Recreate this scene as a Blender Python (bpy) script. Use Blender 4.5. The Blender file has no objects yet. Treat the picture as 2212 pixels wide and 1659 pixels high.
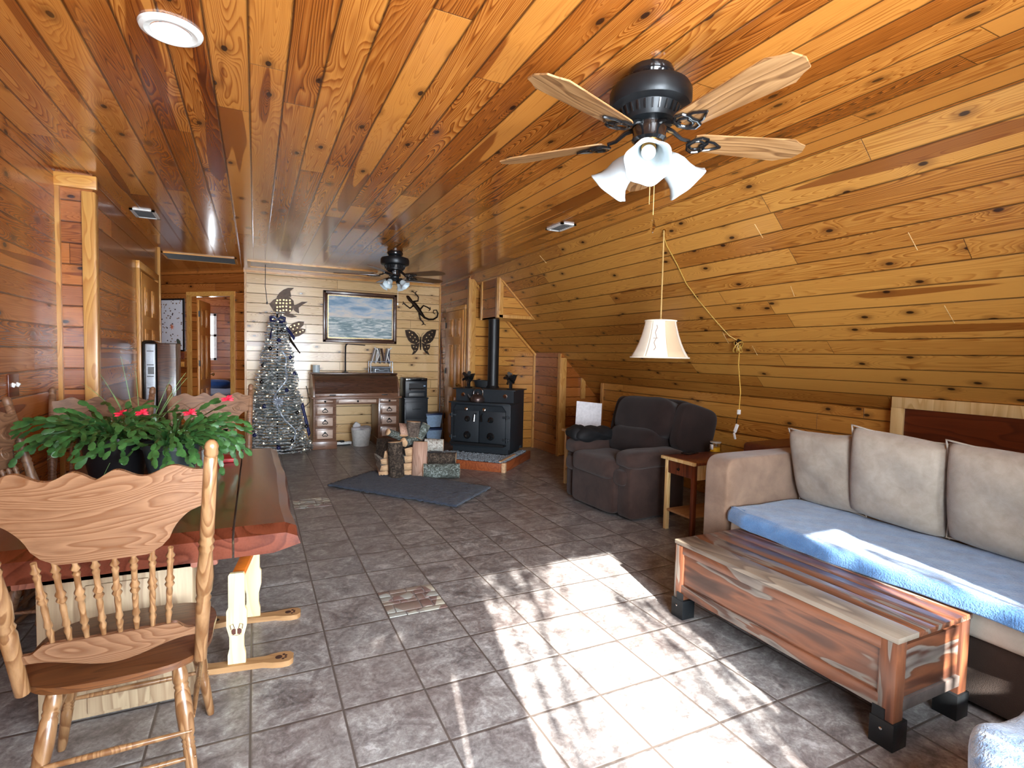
import bpy, bmesh, math, random
from mathutils import Vector, Matrix, Euler
R = math.radians
PI = math.pi
rnd = random.Random(7)
sc = bpy.context.scene
COL = sc.collection

# ------------------------------------------------------------------ camera
CZ = 1.4312
YAW, PITCH, ROLL, FPX = 0.4466, -0.0523, 0.0222, 1160.8
Fv = Vector((math.sin(YAW)*math.cos(PITCH), math.cos(YAW)*math.cos(PITCH), math.sin(PITCH)))
r0 = Vector((math.cos(YAW), -math.sin(YAW), 0)); u0 = r0.cross(Fv)
Rv = math.cos(ROLL)*r0+math.sin(ROLL)*u0
Uv = -math.sin(ROLL)*r0+math.cos(ROLL)*u0
cam = bpy.data.cameras.new('camera'); camo = bpy.data.objects.new('camera', cam); COL.objects.link(camo)
m3 = Matrix((Rv, Uv, -Fv)).transposed()
camo.matrix_world = Matrix.Translation((0, 0, CZ)) @ m3.to_4x4()
cam.sensor_fit = 'HORIZONTAL'; cam.sensor_width = 36; cam.lens = FPX/2212*36
cam.clip_start = 0.05
sc.camera = camo
def ray(px, py): return Rv*((px-1106)/FPX)-Uv*((py-829.5)/FPX)+Fv
C0 = Vector((0, 0, CZ))
def at_y(px, py, y): d = ray(px, py); return C0+d*(y/d.y)
def at_z(px, py, z): d = ray(px, py); return C0+d*((z-CZ)/d.z)
def at_x(px, py, x): d = ray(px, py); return C0+d*(x/d.x)

# ------------------------------------------------------------------ light
w = bpy.data.worlds.new('sky'); sc.world = w; w.use_nodes = True
bg = w.node_tree.nodes['Background']; bg.inputs[0].default_value = (0.78, 0.89, 1.0, 1); bg.inputs[1].default_value = 5.0
def light(name, kind, loc, rot, energy, color, **k):
    l = bpy.data.lights.new(name, kind); l.energy = energy; l.color = color
    for a, b in k.items(): setattr(l, a, b)
    o = bpy.data.objects.new(name, l); COL.objects.link(o); o.location = loc; o.rotation_euler = rot
    return o
el, az = R(30.6), R(13)
sd = Vector((math.sin(az)*math.cos(el), math.cos(az)*math.cos(el), -math.sin(el)))
so = light('sun', 'SUN', (0, -5, 5), (0, 0, 0), 42.0, (1.0, 0.95, 0.88), angle=R(0.6))
so.rotation_euler = sd.to_track_quat('-Z', 'Y').to_euler()
# daylight through the glazed wall behind the camera
light('window_daylight', 'AREA', (1.15, -0.62, 1.30), (R(90), 0, 0), 520, (0.82, 0.91, 1.0), shape='RECTANGLE', size=3.6, size_y=2.0, spread=R(125))
# daylight in the far bedroom
light('bedroom_daylight', 'AREA', (-0.75, 13.0, 1.7), (R(-90), 0, 0), 60, (0.95, 0.98, 1.0), shape='RECTANGLE', size=1.2, size_y=1.2)
sc.view_settings.view_transform = 'Standard'; sc.view_settings.look = 'None'
sc.view_settings.exposure = 0.30; sc.view_settings.gamma = 1.0; sc.view_settings.use_curve_mapping = False

# ------------------------------------------------------------------ materials
def srgb(*c):
    r = [((x/255+0.055)/1.055)**2.4 if x/255 > 0.04045 else x/255/12.92 for x in c]
    return (r[0], r[1], r[2], 1)
class NT:
    def __init__(s, name):
        s.m = bpy.data.materials.new(name); s.m.use_nodes = True; s.t = s.m.node_tree; s.b = s.t.nodes['Principled BSDF']
    def n(s, typ, **k):
        x = s.t.nodes.new(typ)
        for a, b in k.items(): setattr(x, a, b)
        return x
    def l(s, a, b): s.t.links.new(a, b)
    def put(s, sock, v):
        if hasattr(v, 'links') or hasattr(v, 'is_linked'): s.l(v, sock)
        else: sock.default_value = v
    def math(s, op, a, b=0.0, c=0.0):
        x = s.n('ShaderNodeMath', operation=op)
        s.put(x.inputs[0], a); s.put(x.inputs[1], b); s.put(x.inputs[2], c)
        return x.outputs[0]
    def comb(s, a, b, c):
        x = s.n('ShaderNodeCombineXYZ'); s.put(x.inputs[0], a); s.put(x.inputs[1], b); s.put(x.inputs[2], c); return x.outputs[0]
    def mix(s, f, a, b, blend='MIX'):
        x = s.n('ShaderNodeMix', data_type='RGBA', blend_type=blend)
        s.put(x.inputs[0], f); s.put(x.inputs[6], a); s.put(x.inputs[7], b); return x.outputs[2]
    def noise(s, vec, scale, detail=2.0, rough=0.5, dist=0.0):
        x = s.n('ShaderNodeTexNoise'); s.put(x.inputs['Vector'], vec); x.inputs['Scale'].default_value = scale
        x.inputs['Detail'].default_value = detail; x.inputs['Roughness'].default_value = rough; x.inputs['Distortion'].default_value = dist
        return x.outputs['Fac']
    def white(s, vec):
        x = s.n('ShaderNodeTexWhiteNoise', noise_dimensions='3D'); s.put(x.inputs[0], vec); return x.outputs['Value'], x.outputs['Color']
    def ramp(s, f, stops, interp='LINEAR'):
        x = s.n('ShaderNodeValToRGB'); s.put(x.inputs[0], f); cr = x.color_ramp; cr.interpolation = interp
        while len(cr.elements) < len(stops): cr.elements.new(0.5)
        for e, (p, c) in zip(cr.elements, stops): e.position = p; e.color = c if len(c) == 4 else (*c, 1)
        return x.outputs[0]
    def step(s, f, a, b):   # smooth 0..1 between a and b
        x = s.n('ShaderNodeMapRange', interpolation_type='SMOOTHSTEP'); s.put(x.inputs[0], f); x.inputs[1].default_value = a; x.inputs[2].default_value = b
        return x.outputs[0]
    def bump(s, h, strength, dist=0.01):
        x = s.n('ShaderNodeBump'); s.put(x.inputs['Height'], h); x.inputs['Strength'].default_value = strength; x.inputs['Distance'].default_value = dist
        s.l(x.outputs[0], s.b.inputs['Normal'])
    def base(s, c, rough=0.5, metal=0.0, spec=0.5):
        s.put(s.b.inputs['Base Color'], c); s.put(s.b.inputs['Roughness'], rough); s.b.inputs['Metallic'].default_value = metal
        s.b.inputs['Specular IOR Level'].default_value = spec
    def sep(s, v):
        x = s.n('ShaderNodeSeparateXYZ'); s.l(v, x.inputs[0]); return x.outputs
G = lambda v: (v, v, v, 1)

def planks(name, pw, light_c, mid_c, dark_c, rough=0.22, off=0.0, coat=0.3, seglen=3.1, groove=0.6, vary=1.0, heart=0.5, seed=0.0):
    k = NT(name); uv = k.n('ShaderNodeUVMap').outputs[0]; s = k.sep(uv); u, v = s[0], s[1]
    vv = k.math('DIVIDE', k.math('ADD', v, off+40*pw), pw)
    row = k.math('FLOOR', vv); fr = k.math('FRACT', vv)
    rv, rc = k.white(k.comb(row, seed+3.1, 7.7))
    u2 = k.math('ADD', u, k.math('MULTIPLY', rv, 9.0))
    sl = k.math('DIVIDE', u2, seglen)
    seg = k.math('FLOOR', sl); sf = k.math('FRACT', sl)
    idv, idc = k.white(k.comb(row, seg, seed+1.3)); ic = k.sep(idc)
    # flat-sawn figure: contours of a stretched noise field
    warp = k.comb(k.math('MULTIPLY', u2, 0.62), k.math('MULTIPLY', fr, pw*9.0), k.math('MULTIPLY', idv, 91.0))
    f1 = k.noise(warp, 1.0, 1.0, 0.4, 0.25)
    # knots
    vor = k.n('ShaderNodeTexVoronoi', feature='F1', voronoi_dimensions='2D'); vor.inputs['Scale'].default_value = 1.0; vor.inputs['Randomness'].default_value = 0.9
    k.l(k.comb(k.math('ADD', k.math('MULTIPLY', u2, 2.6), k.math('MULTIPLY', idv, 77.0)), k.math('MULTIPLY', v, 5.2), k.math('MULTIPLY', idv, 13.0)), vor.inputs['Vector'])
    kd = vor.outputs['Distance']; kp = k.sep(vor.outputs['Color'])[0]
    kd2 = k.math('ADD', kd, k.math('MULTIPLY', k.math('GREATER_THAN', kp, 0.45), 5.0))
    near = k.math('SUBTRACT', 1.0, k.step(kd2, 0.0, 0.42))
    f2 = k.math('ADD', f1, k.math('MULTIPLY', near, 0.10))
    ring = k.math('FRACT', k.math('MULTIPLY', f2, k.math('ADD', 22.0, k.math('MULTIPLY', ic[1], 22.0))))
    ringm = k.ramp(ring, [(0.0, G(0.0)), (0.55, G(0.45)), (0.86, G(1.0)), (1.0, G(0.0))])
    fine = k.noise(k.comb(k.math('MULTIPLY', u2, 3.0), k.math('MULTIPLY', v, 190.0), idv), 1.0, 2.0, 0.6)
    blotch = k.noise(k.comb(k.math('MULTIPLY', u2, 0.7), k.math('MULTIPLY', v, 3.0), idv), 1.0, 2.0, 0.5)
    t = k.math('ADD', k.math('MULTIPLY', ringm, k.math('ADD', 0.28, k.math('MULTIPLY', ic[2], 0.42))), k.math('MULTIPLY', k.math('SUBTRACT', fine, 0.5), 0.55))
    t = k.math('ADD', t, k.math('MULTIPLY', k.math('SUBTRACT', idv, 0.45), 0.75*vary))
    t = k.math('ADD', t, k.math('MULTIPLY', k.math('SUBTRACT', blotch, 0.5), 0.7*vary))
    c = k.ramp(t, [(0.0, light_c), (0.5, mid_c), (1.0, dark_c)])
    # heartwood stripe: long dark streak wandering along some boards
    hn = k.noise(k.comb(k.math('MULTIPLY', u2, 0.5), k.math('MULTIPLY', fr, 1.1), k.math('MULTIPLY', idv, 57.0)), 1.0, 1.0, 0.4)
    hm = k.math('MULTIPLY', k.step(hn, 0.62, 0.635), k.math('LESS_THAN', ic[0], heart))
    c = k.mix(k.math('MULTIPLY', hm, 0.85), c, (0.40, 0.24, 0.16, 1), 'MULTIPLY')
    kk = k.math('SUBTRACT', 1.0, k.step(kd2, 0.04, 0.075))
    halo = k.math('MULTIPLY', k.math('SUBTRACT', 1.0, k.step(kd2, 0.07, 0.22)), 0.45)
    c = k.mix(halo, c, dark_c)
    c = k.mix(k.math('MULTIPLY', kk, 0.92), c, (0.018, 0.006, 0.003, 1))
    # seams
    e = k.math('MINIMUM', fr, k.math('SUBTRACT', 1.0, fr))
    g = k.step(k.math('MULTIPLY', e, pw), 0.0005, 0.0085)
    e2 = k.math('MULTIPLY', k.math('MINIMUM', sf, k.math('SUBTRACT', 1.0, sf)), seglen)
    g2 = k.step(e2, 0.0, 0.003)
    gg = k.math('MINIMUM', g, g2)
    c = k.mix(k.math('MULTIPLY', k.math('SUBTRACT', 1.0, gg), 0.8), c, tuple(x*0.22 for x in dark_c[:3])+(1,))
    k.base(c, rough, 0, 0.5)
    k.b.inputs['Coat Weight'].default_value = coat; k.b.inputs['Coat Roughness'].default_value = 0.12
    k.bump(k.math('ADD', gg, k.math('MULTIPLY', fine, 0.02)), groove, 0.004)
    return k.m
def grain(name, a, b, axis=1, scale=1.0, rough=0.35, rings=14.0, coat=0.2, dark=None, spread=9.0):
    k = NT(name); tc = k.n('ShaderNodeTexCoord').outputs['Object']
    mp = k.n('ShaderNodeMapping'); k.l(tc, mp.inputs[0])
    sca = [spread*scale]*3; sca[axis] = 1.3*scale; mp.inputs['Scale'].default_value = sca
    f = k.noise(mp.outputs[0], 1.0, 1.5, 0.5, 0.3)
    ring = k.ramp(k.math('FRACT', k.math('MULTIPLY', f, rings)), [(0, G(0)), (0.6, G(0.5)), (0.88, G(1)), (1, G(0))])
    sc2 = [150*scale]*3; sc2[axis] = 6*scale
    mp2 = k.n('ShaderNodeMapping'); k.l(tc, mp2.inputs[0]); mp2.inputs['Scale'].default_value = sc2
    fine = k.noise(mp2.outputs[0], 1.0, 2.0, 0.6)
    t = k.math('ADD', k.math('MULTIPLY', ring, 0.6), k.math('MULTIPLY', fine, 0.45))
    st = [(0.1, a), (0.85, b)] if dark is None else [(0.1, a), (0.6, b), (0.95, dark)]
    k.base(k.ramp(t, st), rough); k.b.inputs['Coat Weight'].default_value = coat; k.b.inputs['Coat Roughness'].default_value = 0.15
    k.bump(fine, 0.08, 0.003)
    return k.m
def plain(name, c, rough=0.5, metal=0.0, var=0.12, scale=30.0, bump=0.0, spec=0.5, coat=0.0, bscale=None):
    k = NT(name); tc = k.n('ShaderNodeTexCoord').outputs['Object']
    f = k.noise(tc, scale, 3.0, 0.6)
    lo = tuple(x*(1-var) for x in c[:3])+(1,); hi = tuple(min(1, x*(1+var)) for x in c[:3])+(1,)
    k.base(k.ramp(f, [(0.3, lo), (0.7, hi)]), rough, metal, spec)
    if coat: k.b.inputs['Coat Weight'].default_value = coat
    if bump:
        f2 = k.noise(tc, bscale or scale*4, 3.0, 0.6); k.bump(f2, bump, 0.01)
    return k.m
def fabric(name, c, c2, scale=9.0, weave=350.0, rough=0.95, bump=0.35, sheen=0.3):
    k = NT(name); tc = k.n('ShaderNodeTexCoord').outputs['Object']
    f = k.noise(tc, scale, 4.0, 0.6, 0.4); f2 = k.noise(tc, weave, 2.0, 0.7)
    c3 = k.ramp(f, [(0.3, c), (0.72, c2)])
    k.base(k.mix(0.35, c3, k.mix(f2, c, c2)), rough, 0, 0.2); k.b.inputs['Sheen Weight'].default_value = sheen
    k.bump(k.math('ADD', f2, k.math('MULTIPLY', f, 0.5)), bump, 0.006)
    return k.m
def emis(name, c, st, base=None):
    k = NT(name); k.base(base or c, 0.4); k.b.inputs['Emission Color'].default_value = c; k.b.inputs['Emission Strength'].default_value = st
    return k.m

PINE_L, PINE_M, PINE_D = srgb(232, 158, 66), srgb(196, 110, 30), srgb(120, 52, 12)
M = {}
M['ceil'] = planks('varnished_pine_ceiling', 0.142, srgb(208, 136, 60), srgb(160, 88, 30), srgb(84, 36, 10), 0.20, off=0.02, coat=0.5, heart=0.6, seed=0.0)
M['slope'] = planks('varnished_pine_slope', 0.142, srgb(206, 146, 68), srgb(168, 104, 38), srgb(100, 52, 17), 0.35, coat=0.15, heart=0.25, vary=0.8, seed=5.0)
M['wall'] = planks('varnished_pine_wall', 0.142, srgb(180, 108, 50), srgb(140, 74, 28), srgb(84, 38, 13), 0.26, coat=0.25, heart=0.12, vary=0.7, seed=9.0)
M['back'] = planks('pale_pine_wall', 0.142, srgb(232, 194, 138), srgb(212, 168, 110), srgb(152, 104, 62), 0.26, coat=0.2, heart=0.05, vary=0.7, groove=0.8, seed=14.0, seglen=3.1)
M['trim'] = grain('pine_trim', srgb(216, 164, 92), srgb(182, 122, 58), 2, rough=0.3)
M['trimx'] = grain('pine_trim_flat', srgb(228, 172, 92), srgb(200, 132, 56), 0, rough=0.3)
M['trimy'] = grain('pine_trim_deep', srgb(228, 172, 92), srgb(200, 132, 56), 1, rough=0.3)
M['door'] = grain('stained_pine_door', srgb(222, 158, 78), srgb(186, 116, 46), 2, rough=0.3)
M['oak'] = grain('golden_oak', srgb(160, 122, 84), srgb(122, 86, 54), 2, rough=0.28, rings=16, coat=0.4, dark=srgb(106, 66, 34))
M['oakx'] = grain('golden_oak_crest', srgb(138, 102, 74), srgb(112, 78, 54), 0, rough=0.24, rings=30, coat=0.4, dark=srgb(104, 66, 40), spread=8)
M['oakseat'] = grain('brown_oak_seat', srgb(112, 70, 38), srgb(78, 44, 22), 0, rough=0.35, coat=0.3)
M['oakdark'] = grain('weathered_oak', srgb(150, 112, 84), srgb(106, 74, 52), 0, rough=0.45, coat=0.1)
M['cedar'] = grain('red_cedar_slab', srgb(112, 58, 40), srgb(80, 35, 22), 1, rough=0.25, rings=9, coat=0.5, spread=5)
M['cedarx'] = grain('red_cedar_end', srgb(170, 108, 88), srgb(118, 70, 56), 2, rough=0.5, rings=16, coat=0.1, spread=7)
M['pedwood'] = grain('muted_pine_planks', srgb(190, 168, 136), srgb(150, 124, 96), 2, rough=0.6, rings=6, coat=0)  # pale pine in an even tone of low saturation
M['palepine'] = grain('raw_pale_pine', srgb(244, 226, 176), srgb(228, 204, 146), 2, rough=0.6, rings=6, coat=0)
M['tanpine'] = grain('stained_tan_pine', srgb(176, 136, 92), srgb(150, 110, 70), 0, rough=0.6, rings=6, coat=0)
M['lightwood'] = grain('light_ash', srgb(232, 202, 146), srgb(206, 166, 106), 2, rough=0.4, rings=8)
M['rosedark'] = grain('dark_rosewood', srgb(128, 66, 36), srgb(72, 34, 20), 2, rough=0.35, rings=8)
M['walnut'] = grain('dark_walnut', srgb(98, 62, 42), srgb(58, 34, 22), 0, rough=0.3, coat=0.4)
M['deskwood'] = grain('brown_desk', srgb(140, 100, 76), srgb(104, 70, 50), 0, rough=0.35, coat=0.3)
M['deskface'] = grain('desk_drawer_face', srgb(222, 198, 180), srgb(192, 162, 142), 0, rough=0.35, coat=0.3)
M['black'] = plain('black_iron', (0.012, 0.014, 0.016, 1), 0.38, 0.3, bump=0.05)
M['gloss'] = plain('glossy_black', (0.008, 0.009, 0.010, 1), 0.14, 0.0, coat=0.6)
M['stove'] = plain('blackened_steel', (0.020, 0.026, 0.032, 1), 0.5, 0.1, bump=0.1)
M['pipe'] = plain('black_stove_pipe', (0.008, 0.008, 0.009, 1), 0.45, 0.0)
M['brass'] = plain('antique_brass', srgb(170, 130, 70), 0.3, 1.0)
M['chrome'] = plain('chrome', (0.7, 0.7, 0.7, 1), 0.15, 1.0)
M['bronze'] = plain('bronze_metal', srgb(48, 36, 28), 0.4, 0.8, 0.4, 40)
M['goldspot'] = plain('hammered_gold', srgb(190, 160, 110), 0.35, 0.8, 0.4, 60)
M['white'] = plain('white_plastic', srgb(232, 232, 228), 0.4)
M['whitepaint'] = plain('white_enamel', srgb(236, 238, 232), 0.35)
M['paper'] = plain('paper', srgb(214, 212, 214), 0.8)
M['glassy'] = plain('frosted_glass', srgb(196, 208, 212), 0.25, 0, 0.06, 12)
M['charcoal'] = plain('charcoal_plastic', (0.022, 0.026, 0.032, 1), 0.4)
M['darkblue'] = plain('dark_blue_plastic', srgb(26, 44, 84), 0.4)
M['tub'] = plain('translucent_tub', srgb(150, 176, 204), 0.35)
M['grey'] = plain('grey_metal', srgb(96, 96, 96), 0.45, 0.5)
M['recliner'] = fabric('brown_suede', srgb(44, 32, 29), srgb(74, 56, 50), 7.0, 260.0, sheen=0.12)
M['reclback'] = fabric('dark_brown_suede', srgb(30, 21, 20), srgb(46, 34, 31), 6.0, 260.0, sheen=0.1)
M['sofa'] = fabric('taupe_suede', srgb(98, 74, 58), srgb(142, 116, 96), 6.0, 260.0, sheen=0.3)
M['sofadark'] = fabric('dark_sofa_base', srgb(52, 40, 34), srgb(64, 50, 42), 6.0, 260.0)
M['linen'] = fabric('beige_linen', srgb(176, 166, 152), srgb(202, 194, 180), 12.0, 420.0)
M['cushion'] = fabric('greige_weave', srgb(142, 130, 116), srgb(168, 156, 142), 22.0, 420.0)
M['throw'] = fabric('blue_fleece', srgb(50, 90, 138), srgb(88, 134, 184), 14.0, 120.0, bump=0.9, sheen=0.5)
M['fleecew'] = fabric('pale_blue_fleece', srgb(60, 116, 180), srgb(190, 214, 236), 34.0, 90.0, bump=1.0, sheen=0.5)
M['rug'] = fabric('navy_shag', srgb(38, 44, 58), srgb(66, 76, 94), 26.0, 160.0, bump=1.0, sheen=0.2)
M['blackfleece'] = fabric('black_blanket', srgb(12, 12, 13), srgb(30, 30, 32), 10.0, 200.0, rough=0.6, sheen=0.02)
M['shade'] = fabric('cream_shade', srgb(236, 222, 196), srgb(246, 236, 216), 3.0, 300.0, rough=0.8, bump=0.1)
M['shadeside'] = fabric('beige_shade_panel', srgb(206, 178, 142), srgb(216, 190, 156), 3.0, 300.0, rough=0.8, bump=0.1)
M['beige_cord'] = plain('beige_cord', srgb(196, 160, 96), 0.5)
M['gold_cord'] = plain('golden_cord', srgb(190, 150, 70), 0.4)
M['leaf'] = plain('cactus_green', srgb(52, 92, 44), 0.4, 0, 0.5, 22)
M['leaf2'] = plain('pale_leaf', srgb(116, 150, 90), 0.4, 0, 0.3, 9)
M['flower'] = plain('cactus_flower', srgb(226, 40, 66), 0.5, 0, 0.3, 50)
M['potblack'] = plain('black_pot', (0.006, 0.006, 0.007, 1), 0.35)
M['potgreen'] = plain('slate_pot', srgb(44, 54, 56), 0.35)
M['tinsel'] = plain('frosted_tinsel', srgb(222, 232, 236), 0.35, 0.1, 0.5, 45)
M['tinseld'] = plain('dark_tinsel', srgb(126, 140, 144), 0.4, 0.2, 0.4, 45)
M['navy'] = plain('navy_ribbon', srgb(26, 34, 84), 0.35)
M['silver'] = plain('silver_ribbon', srgb(190, 200, 214), 0.3, 0.4)
M['blue'] = fabric('blue_bedding', srgb(20, 44, 90), srgb(40, 84, 150), 6.0, 200.0)
M['mahog'] = grain('mahogany_board', srgb(108, 48, 22), srgb(74, 30, 14), 1, rough=0.3, rings=5)
M['leather'] = plain('brown_leather', srgb(92, 48, 32), 0.35, 0, 0.2, 20, bump=0.1)
M['candle'] = plain('yellow_wax', srgb(240, 186, 30), 0.4, 0, 0.05)
M['bulb'] = emis('warm_bulb', (1.0, 0.84, 0.55, 1), 4.0)
M['hearthwood'] = grain('hearth_board', srgb(170, 92, 48), srgb(128, 60, 30), 0, rough=0.45, rings=6)
M['cut'] = grain('cut_wood', srgb(226, 190, 148), srgb(196, 150, 110), 0, rough=0.8, rings=20, coat=0)
M['cutpink'] = grain('split_red_oak', srgb(204, 168, 146), srgb(172, 132, 112), 2, rough=0.8, rings=10, coat=0)

def glass_mat():
    k = NT('clear_glass'); k.base((1, 1, 1, 1), 0.02); k.b.inputs['Transmission Weight'].default_value = 1.0; k.b.inputs['IOR'].default_value = 1.2
    return k.m
M['glass'] = glass_mat()
def window_glass():
    k = NT('window_pane'); tr = k.n('ShaderNodeBsdfTransparent'); gl = k.n('ShaderNodeBsdfGlossy'); gl.inputs['Roughness'].default_value = 0.02
    mx = k.n('ShaderNodeMixShader'); mx.inputs[0].default_value = 0.06; k.l(tr.outputs[0], mx.inputs[1]); k.l(gl.outputs[0], mx.inputs[2])
    k.l(mx.outputs[0], k.t.nodes['Material Output'].inputs[0]); return k.m
M['pane'] = window_glass()

TT = 0.335; TX = 0.9414*TT; TY = 14.4386*TT
def tile_mat():
    k = NT('slate_tile_floor'); s = k.sep(k.n('ShaderNodeUVMap').outputs[0])
    a = k.math('DIVIDE', k.math('SUBTRACT', s[0], TX-40*TT), TT); b = k.math('DIVIDE', k.math('SUBTRACT', s[1], TY-40*TT), TT)
    fa, fb = k.math('FRACT', a), k.math('FRACT', b)
    idv, idc = k.white(k.comb(k.math('FLOOR', a), k.math('FLOOR', b), 2.0))
    ea = k.math('MINIMUM', fa, k.math('SUBTRACT', 1.0, fa)); eb = k.math('MINIMUM', fb, k.math('SUBTRACT', 1.0, fb))
    e = k.math('MINIMUM', ea, eb)
    co = k.comb(s[0], s[1], k.math('MULTIPLY', idv, 31.0))
    n1 = k.noise(co, 7.0, 5.0, 0.68, 1.2); n2 = k.noise(co, 45.0, 4.0, 0.7, 0.6); n3 = k.noise(k.comb(s[0], s[1], 3.3), 1.6, 2.0)
    t = k.math('ADD', k.math('MULTIPLY', n1, 0.6), k.math('MULTIPLY', n2, 0.4))
    c = k.ramp(t, [(0.34, srgb(78, 74, 74)), (0.46, srgb(118, 114, 113)), (0.55, srgb(148, 146, 144)), (0.66, srgb(190, 191, 190))])
    c = k.mix(k.math('MULTIPLY', k.step(n3, 0.35, 0.7), 0.25), c, srgb(112, 90, 82))
    g = k.math('SUBTRACT', 1.0, k.step(e, 0.010, 0.016))
    c = k.mix(g, c, srgb(88, 80, 75))
    k.base(c, k.math('ADD', 0.24, k.math('MULTIPLY', n2, 0.22)), 0, 0.5)
    h = k.math('ADD', k.step(e, 0.008, 0.03), k.math('MULTIPLY', t, 0.25)); k.bump(h, 0.45, 0.004)
    return k.m
M['tile'] = tile_mat()
def bark_mat(name, a, b, c):
    k = NT(name); tc = k.n('ShaderNodeTexCoord').outputs['Object']
    f = k.noise(tc, 26.0, 5.0, 0.7, 1.5)
    k.base(k.ramp(f, [(0.34, a), (0.5, b), (0.62, c)]), 0.95); k.bump(f, 1.0, 0.02); return k.m
M['bark'] = bark_mat('dark_bark', srgb(34, 28, 24), srgb(70, 58, 48), srgb(120, 104, 88))
M['greybark'] = bark_mat('grey_brown_bark', srgb(80, 68, 60), srgb(110, 96, 86), srgb(134, 120, 108))
M['moss'] = bark_mat('lichen_bark', srgb(52, 52, 46), srgb(104, 112, 104), srgb(168, 180, 176))
M['birch'] = bark_mat('pale_bark', srgb(120, 100, 84), srgb(200, 196, 184), srgb(232, 230, 222))
def shesham(name, axis, seed):
    k = NT(name); tc = k.n('ShaderNodeTexCoord').outputs['Object']
    mp = k.n('ShaderNodeMapping'); k.l(tc, mp.inputs[0]); s = [11.0]*3; s[axis] = 1.5; mp.inputs['Scale'].default_value = s; mp.inputs['Location'].default_value = (seed, seed*2, seed)
    f = k.noise(mp.outputs[0], 1.0, 2.0, 0.5, 0.7)
    s2 = [110.0]*3; s2[axis] = 5.0; mp2 = k.n('ShaderNodeMapping'); k.l(tc, mp2.inputs[0]); mp2.inputs['Scale'].default_value = s2
    fine = k.noise(mp2.outputs[0], 1.0, 2.0, 0.6)
    c = k.ramp(f, [(0.28, srgb(60, 38, 30)), (0.40, srgb(90, 56, 42)), (0.47, srgb(132, 82, 56)), (0.56, srgb(104, 66, 48)), (0.575, srgb(134, 126, 116)), (0.63, srgb(108, 100, 94)), (0.66, srgb(76, 50, 40))])
    c = k.mix(k.math('MULTIPLY', fine, 0.4), c, srgb(60, 34, 24))
    k.base(c, 0.3); k.b.inputs['Coat Weight'].default_value = 0.3; k.bump(fine, 0.1, 0.003); return k.m
for i in range(4): M['sh%d' % i] = shesham('rosewood_plank_%s' % 'abcd'[i], 1, i*3.7)
M['shx'] = shesham('rosewood_end', 0, 5.0); M['shz'] = shesham('rosewood_post', 2, 8.0)
def sheshgrey():
    return grain('grey_sapwood_plank', srgb(150, 138, 122), srgb(96, 84, 76), 1, rough=0.35, rings=7, coat=0.3, spread=7)
M['shg'] = sheshgrey()
def sea_mat():
    k = NT('seascape_canvas'); s = k.sep(k.n('ShaderNodeUVMap').outputs[0]); u, v = s[0], s[1]
    n = k.noise(k.comb(k.math('MULTIPLY', u, 3.0), k.math('MULTIPLY', v, 6.0), 1.0), 1.0, 5.0, 0.6, 0.5)
    sky = k.ramp(k.math('ADD', n, k.math('MULTIPLY', k.math('SUBTRACT', v, 0.75), 0.5)), [(0.38, srgb(236, 226, 216)), (0.52, srgb(190, 206, 218)), (0.66, srgb(132, 166, 196))])
    n2 = k.noise(k.comb(k.math('MULTIPLY', u, 4.0), k.math('MULTIPLY', v, 15.0), 9.0), 1.0, 6.0, 0.65, 1.2)
    sea = k.ramp(n2, [(0.34, srgb(104, 130, 140)), (0.48, srgb(164, 184, 188)), (0.60, srgb(232, 236, 232))])
    k.base(k.mix(k.step(v, 0.47, 0.52), sea, sky), 0.6); return k.m
M['sea'] = sea_mat()
def poster_mat():
    k = NT('shell_poster'); s = k.sep(k.n('ShaderNodeUVMap').outputs[0]); u, v = s[0], s[1]
    vo = k.n('ShaderNodeTexVoronoi'); vo.inputs['Scale'].default_value = 1.0; k.l(k.comb(k.math('MULTIPLY', u, 9.0), k.math('MULTIPLY', v, 18.0), 0.0), vo.inputs['Vector'])
    m_ = k.math('LESS_THAN', vo.outputs['Distance'], 0.27)
    cc = k.mix(k.sep(vo.outputs['Color'])[0], srgb(70, 64, 70), srgb(170, 140, 120))
    k.base(k.mix(m_, srgb(226, 224, 230), cc), 0.2); return k.m
M['poster'] = poster_mat()

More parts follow.
